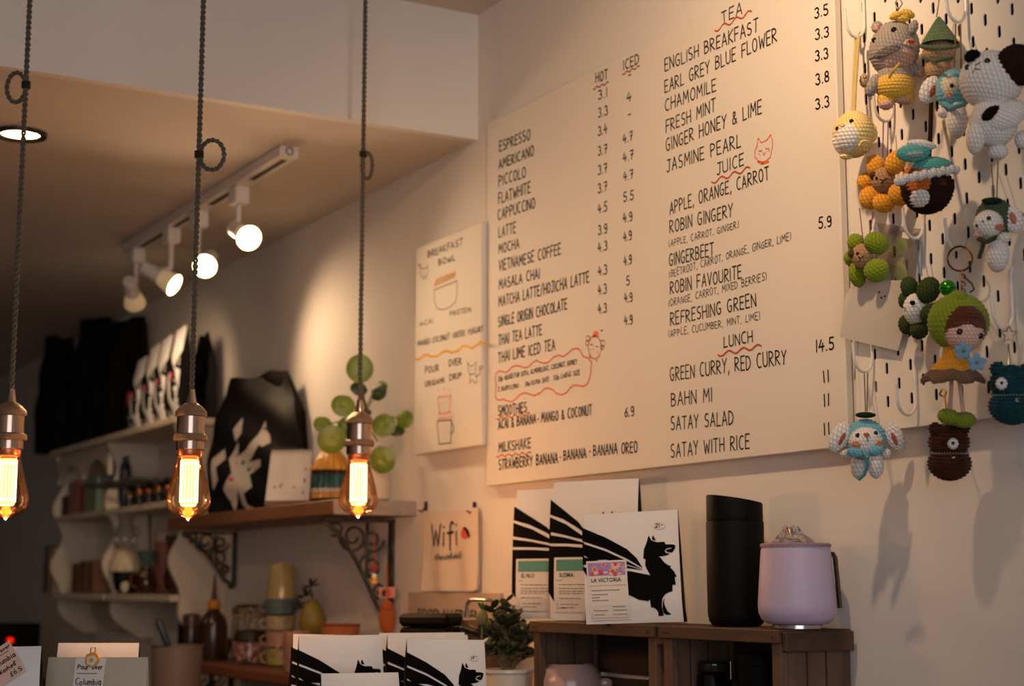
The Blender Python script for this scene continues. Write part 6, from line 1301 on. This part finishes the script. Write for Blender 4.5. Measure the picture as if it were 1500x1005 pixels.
d.blob('bow_loop', 1338, 224, 25, 13, Y('teal', '5aa8a2'), o=20, rd=8, roll=5); d.blob('bow_white', 1350, 212, 22, 7, yWW, o=18, rd=8, roll=-8); d.blob('bow_inner', 1341, 226, 13, 5, Y('pale_teal', '8aa8a4'), o=27, rd=4, roll=5); d.cord([(1364, 150, .04), (1363, 190, .055), (1361, 236, .075)], yBR, 'strap', 3.2)
# 8 lime flower bear
d, e = flower('lime_flower_bear', 'tan crochet bear face in a lime green flower, lowest left of the flowers', 1268, 378, .045, (1263, 375, 16, 18), [(1254, 356, 13, 14, 25), (1284, 356, 19, 16, -25), (1284, 396, 19, 17, 20), (1256, 402, 13, 19, 10), (1246, 378, 10, 12, 0)], yLG, yTAN, [(1254, 372), (1270, 366)], [(1255, 376), (1258, 379), (1256, 384), (1258, 379), (1263, 375)],
    [[(1259, 306, .055), (1264, 350)], [(1279, 312, .055), (1272, 352)]], MAG, [(1248, 372), (1273, 363)], Y('dark_tan', '5a3a24'))
# 9 bagged mouse card
hook(1341, 350, 'white hook holding the clear packet, above the panda flower')
t = thing('clear_packet', 'clear plastic packet with a white card hanging below the lime flower bear', 'packet', W(1285, 430, .03), 0)
def quadw(b, P, th=.0012):
    vs = [W(x, y, s) for x, y, s in P]; n = len(vs); b.add(vs + [v + Vector((0, th, 0)) for v in vs], [tuple(range(n)), tuple(range(n, 2 * n))[::-1]] + [(i, (i + 1) % n, (i + 1) % n + n, i + n) for i in range(n)])
b = B(); quadw(b, [(1284, 326, .026), (1352, 336, .026), (1330, 470, .028), (1262, 470, .030)]); b.build('clear_film', clearglass('packet_film', (.93, .93, .93), .6), t, smooth=False)
b = B(); quadw(b, [(1238, 432, .032), (1252, 412, .032), (1330, 410, .029), (1336, 440, .028), (1315, 514, .028), (1230, 494, .034)], .0015); b.build('white_card', mat('card_white', 'b9b2aa', rough=.5), t, smooth=False)
b = B(); quadw(b, [(1322, 340, .0275), (1332, 342, .0275), (1331, 350, .0275), (1321, 348, .0275)], .0005); b.build('hang_tab', PAP, t, smooth=False)
bb_ = B()
for x, y in ((1288, 428), (1296, 434), (1291, 436)): bb_.sph(W(x, y, .0335), .0012, 8, 5)
bb_.build('bead_eye', EYE, t, kind='stuff')
# 10 panda in dark green flower
d, e = flower('panda_flower_charm', 'white crochet panda face in a dark green flower beside the green bell', 1342, 450, .045, (1341, 453, 18, 23), [(1332, 420, 13, 15, 15), (1360, 425, 17, 20, -25), (1366, 460, 19, 16, 20), (1346, 484, 14, 13, 0), (1326, 476, 10, 14, 10), (1324, 440, 8, 12, 0)], yDG, yW, [(1333, 443)], [(1322, 450), (1325, 452), (1324, 456)],
    [[(1341, 352, .035), (1348, 406)], [(1350, 354, .035), (1350, 406)]], BLC, [(1347, 428)], yBK); d.patch('eye_patch', e, 1334, 444, 4, 4, yBK, off=.0005)
t = thing('green_bell', 'shiny green jingle bell between the panda flower and the hooded girl doll', 'bell', W(1388, 422, .06)); c = W(1388, 422, .06); k = dep(c) / FPX; B().sph(c, 12 * k, 24, 14).build('bell_shell', mat('green_enamel', '2f8a28', rough=.15, metal=.6), t); B().tube([c + RT * 12.2 * k * math.cos(a) - FW * 12.2 * k * math.sin(a) for a in [i * PI / 12 for i in range(13)]], .8 * k, 6).build('bell_seam', EYE, t)
# 11 girl doll
hook(1403, 366, 'white hook holding the brass ring of the girl doll')
d = Doll('girl_doll_charm', 'crochet doll in a lime hood and orange skirt on a brass key ring', 1402, 500, .07); yHD = Y('hood_green', '7f8f24'); SKN = Y('skin', 'dcb4a2'); HR = Y('hair_brown', '5a2f1c')
e = d.blob('hood', 1404, 472, 45, 43, yHD, rd=30); d.blob('hood_tip', 1404, 440, 16, 15, yHD, o=4); f_ = d.blob('hair_back', 1411, 478, 33, 35, HR, o=12, rd=26); g_2 = d.blob('face', 1412, 488, 29, 27, SKN, o=17, rd=24)
d.patch('fringe', g_2, 1399, 470, 15, 9, HR, roll=22, off=.0016); d.patch('fringe', g_2, 1425, 471, 14, 9, HR, roll=-32, off=.0018); d.patch('fringe', g_2, 1411, 466, 18, 6, HR, off=.0014)
d.eye(g_2, 1400, 486, 4.6); d.eye(g_2, 1431, 492, 4.6)
BLP = mat('blue_felt_petal', '6c94b0', rough=.8)
for cx_, cy_ in ((1411, 514), (1431, 531)):
    q = W(cx_, cy_, .115); k = dep(q) / FPX; b = B()
    for i in range(5): a = 2 * PI * i / 5 + .3; b.ell(q + (RT * math.cos(a) + UP * math.sin(a)) * 7.5 * k, (RT * math.cos(a) + UP * math.sin(a)) * 6.5 * k, -FW * 2 * k, (UP * math.cos(a) - RT * math.sin(a)) * 5.5 * k, 12, 8)
    b.build('blue_flower', BLP, d.t); B().sph(q - FW * 2 * k, 2.6 * k).build('flower_centre', Y('lime', '7c8f1e'), d.t)
d.blob('body', 1398, 520, 16, 22, Y('orange', 'e8a030'), o=4)
c = W(1396, 548, .075); k = dep(c) / FPX
def skirt(nm, prof, m, wob, ph):
    n = 48; vs = [c + RT * (r * k * (1 + wob * math.cos(6 * 2 * PI * i / n + ph) * (r / 40)) * math.cos(2 * PI * i / n)) + FW * (r * .62 * k * math.sin(2 * PI * i / n)) + UP * (z + (r / 40) ** 2 * 3 * math.sin(6 * 2 * PI * i / n)) * k for r, z in prof for i in range(n)]
    J = len(prof) - 1; fs = [(j * n + i, j * n + (i + 1) % n, (j + 1) * n + (i + 1) % n, (j + 1) * n + i) for j in range(J) for i in range(n)]; uv = [[(i, j * 2.), (i + 1, j * 2.), (i + 1, j * 2 + 2.), (i, j * 2 + 2.)] for j in range(J) for i in range(n)]
    B().add(vs, fs, uv).build(nm, m, d.t)
skirt('orange_skirt', [(10, 30), (20, 22), (30, 10), (36, 0), (32, -4)], Y('orange', 'd8821e'), .05, 0); skirt('brown_ruffle', [(28, 10), (38, 2), (44, -6), (43, -11), (34, -9), (20, -6)], Y('taupe', '7a5c46'), .08, 1)
d.cord([(1394, 556, .075), (1393, 578, .075), (1391, 602, .075)], SKN, 'leg', 3); d.cord([(1405, 556, .075), (1408, 580, .075), (1411, 604, .075)], SKN, 'leg', 3)
d.blob('shoe', 1389, 610, 16, 12, yHD, rd=13, o=3, roll=-8); d.blob('shoe', 1412, 615, 18, 12, yHD, rd=13, o=6)
RB = mat('bronze_ring', '7a4a22', rough=.3, metal=1); d.cord([(1406 + 18 * math.cos(a), 379 + 18 * math.sin(a), .045) for a in [i * PI / 12 for i in range(24)]], RB, 'key_ring', 1.5, closed=True)
b = B(); 
for i in range(6): q = W(1409 + (i % 2) * 2, 400 + i * 5.5, .055 + i * .002); k = dep(q) / FPX; b.tube([q + (RT if i % 2 else FH) * 3 * k * math.cos(a) + UP * 4 * k * math.sin(a) for a in [j * PI / 5 for j in range(10)]], .9 * k, 5, True)
b.build('key_chain', RB, d.t, kind='stuff'); d.cord([(1412, 405, .055), (1424, 416, .06), (1427, 424, .06), (1421, 428, .06)], RB, 'clasp', 1.4)
# 12 green hooded mouse
d = Doll('mouse_charm', 'white crochet mouse in a grey-green hood with round ear, right side of the pegboard', 1460, 345, .055); yGG = Y('grey_green', '4c5844')
e = d.blob('hood', 1457, 320, 28, 30, yGG, rd=18); f_ = d.blob('face', 1448, 328, 21, 20, yWW, o=9, rd=17); d.patch('cheek', f_, 1462, 334, 10, 6, Y('coral', 'c47a60')); d.eye(f_, 1444, 321, 3.4); d.eye(f_, 1429, 331, 2.8); d.line(f_, [(1434, 326), (1437, 325)], 3, Y('coral', 'c47a60'))
d.blob('beret', 1453, 294, 15, 5, Y('dark_green', '1c3228'), o=8, rd=12); q = d.blob('ear', 1485, 322, 15, 20, yWW, rd=7, roll=12, o=4); d.patch('inner_ear', q, 1482, 320, 5, 10, Y('coral', 'c47a60'), roll=12)
d.blob('body', 1461, 374, 17, 25, yWW); d.blob('arm', 1471, 348, 10, 8, yWW, o=10); d.blob('arm', 1434, 345, 7, 7, yP, o=6); d.cord([(1434, 350, .085), (1446, 354, .088), (1458, 348, .085)], yGG, 'scarf', 4); d.cord([(1442, 354, .085), (1438, 366, .083), (1434, 378, .08)], yGG, 'scarf_tail', 3)
d.chain([(1452, 240, .03), (1456, 290)], SIL); d.chain([(1462, 236, .03), (1460, 290)], SIL)
# 13 blue hooded rabbit
hook(1267, 545, 'white hook at the lower left corner holding the long-eared rabbit')
d = Doll('long_eared_rabbit_charm', 'white crochet rabbit with long ears and sky blue hood below the menu corner', 1268, 655, .055)
e = d.blob('hood', 1268, 644, 30, 30, yB, rd=20); f_ = d.blob('face', 1268, 648, 25, 23, yW, o=10, rd=18); d.patch('cheek', f_, 1251, 651, 7, 6, Y('peach', 'd08a6c')); d.patch('cheek', f_, 1286, 650, 8, 6, Y('peach', 'd08a6c'))
d.eye(f_, 1254, 637, 3.4); d.eye(f_, 1280, 634, 3.4); d.patch('nose', f_, 1266, 636, 5, 3.4, Y('rose', 'b4604e'), off=.0015); d.line(f_, [(1266, 639), (1267, 647)], 1)
d.blob('beret', 1268, 608, 15, 4.5, Y('dark_green', '1c3f34'), o=2, rd=12)
for x, y, r in ((1230, 640, -28), (1311, 640, 24)): q = d.blob('ear', x, y, 13, 24, yW, rd=6, roll=r, o=3); d.patch('inner_ear', q, x + (2 if x < 1268 else -2), y + 3, 3.5, 11, Y('rose', 'b4604e'), roll=r)
d.blob('bow_loop', 1252, 663, 12, 7, yB, o=30, rd=5, roll=-12); d.blob('bow_loop', 1283, 660, 12, 7, yB, o=30, rd=5, roll=14); d.blob('bow_knot', 1268, 664, 5, 5, yB, o=33, rd=5); d.cord([(1270, 668, .1), (1271, 682, .093), (1266, 695, .09), (1258, 702, .09)], yB, 'ribbon_tail', 3)
d.blob('leg', 1258, 684, 12, 18, yWW, rd=11); d.blob('leg', 1283, 682, 12, 19, yWW, rd=11); d.blob('arm', 1240, 665, 9, 7, yWW, o=5); d.blob('arm', 1298, 665, 8, 8, yWW, o=5); d.chain([(1266, 547, .036), (1268, 604)], SIL); d.chain([(1271, 547, .036), (1270, 604)], SIL)
# 14 brown bear, 15 teal bear
def bear(label, cx, cy, s, m, nm, cs, muz):
    d = Doll('plush_bear_charm', label, cx, cy, s, 'plush charm', 'fluffy bear charms'); w = cs
    e = d.blob('head', cx, cy - 15 * w, 30 * w, 25 * w, m, rd=22 * w); b2 = d.blob('body', cx + 1, cy + 16 * w, 32 * w, 25 * w, m, rd=24 * w); d.blob('ear', cx - 20 * w, cy - 35 * w, 10 * w, 9 * w, m, rd=7 * w, o=6); d.blob('ear', cx + 21 * w, cy - 35 * w, 10 * w, 9 * w, m, rd=7 * w, o=6)
    mm = d.blob('muzzle', muz[0], muz[1], 8 * w, 8 * w, yW, o=23 * w, rd=4 * w); d.eye(mm, muz[0] - 1, muz[1] - 1, 2.6, name='nose'); 
    n = 20; c = W(cx, cy, s); k = dep(c) / FPX; b = B()
    for i in range(44): a = 2 * PI * i / 44; b.sph(c + RT * 28.5 * w * k * math.cos(a) + FW * 22.5 * w * k * math.sin(a) + UP * .5 * k * math.sin(3 * a), 1.1 * k, 6, 4)
    b.build('silver_collar', SIL, d.t, kind='stuff'); st_ = [(c - FW * 23.5 * w * k - UP * 7 * k + RT * (4 if i % 2 else 1.7) * k * math.sin(i * PI / 5) + UP * (4 if i % 2 else 1.7) * k * math.cos(i * PI / 5)) for i in range(10)]
    B().add(st_ + [p - FW * .001 for p in st_], [tuple(range(10)), tuple(range(10, 20))[::-1]] + [(i, (i + 1) % 10, (i + 1) % 10 + 10, i + 10) for i in range(10)]).build('star_pendant', SIL, d.t, smooth=False)
    return d
d = bear('fluffy dark brown plush bear hanging under the girl doll', 1390, 663, .055, fluffy('brown', '4a2415'), 'b', 1.0, (1396, 650)); d.cord([(1388, 625), (1386, 600, .04), (1384, 580, .03)], GOLD, 'clasp', 1.3); d.cord([(1376, 578, .03), (1380, 570, .03), (1386, 574, .03), (1384, 582, .03), (1376, 578, .03)], GOLD, 'lobster_clasp', 1.4)
d = bear('fluffy dark teal plush bear at the lower right edge of the pegboard', 1482, 578, .055, fluffy('teal', '16444a'), 't', 1.08, (1467, 562)); d.cord([(1478, 540), (1478, 522, .05), (1477, 505, .04)], SIL, 'key_chain', 1.6)
q = W(1478, 490, .035); k = dep(q) / FPX; B().tube([q + (RT * math.sin(i * PI / 5) + UP * math.cos(i * PI / 5)) * (13 if i % 2 == 0 else 6) * k for i in range(10)], 1.2 * k, 6, True).build('star_ring', SIL, d.t)
# spare hooks
for i, (x, y) in enumerate(((1331, 608), (1472, 482))): hook(x, y, ['empty white hook at the bottom of the pegboard, right of the long-eared rabbit', 'white hook holding the star ring of the teal bear', 'empty white hook below the big dog, left of the mouse', 'white hook at the right picture edge above the teal bear'][i], L=.07)
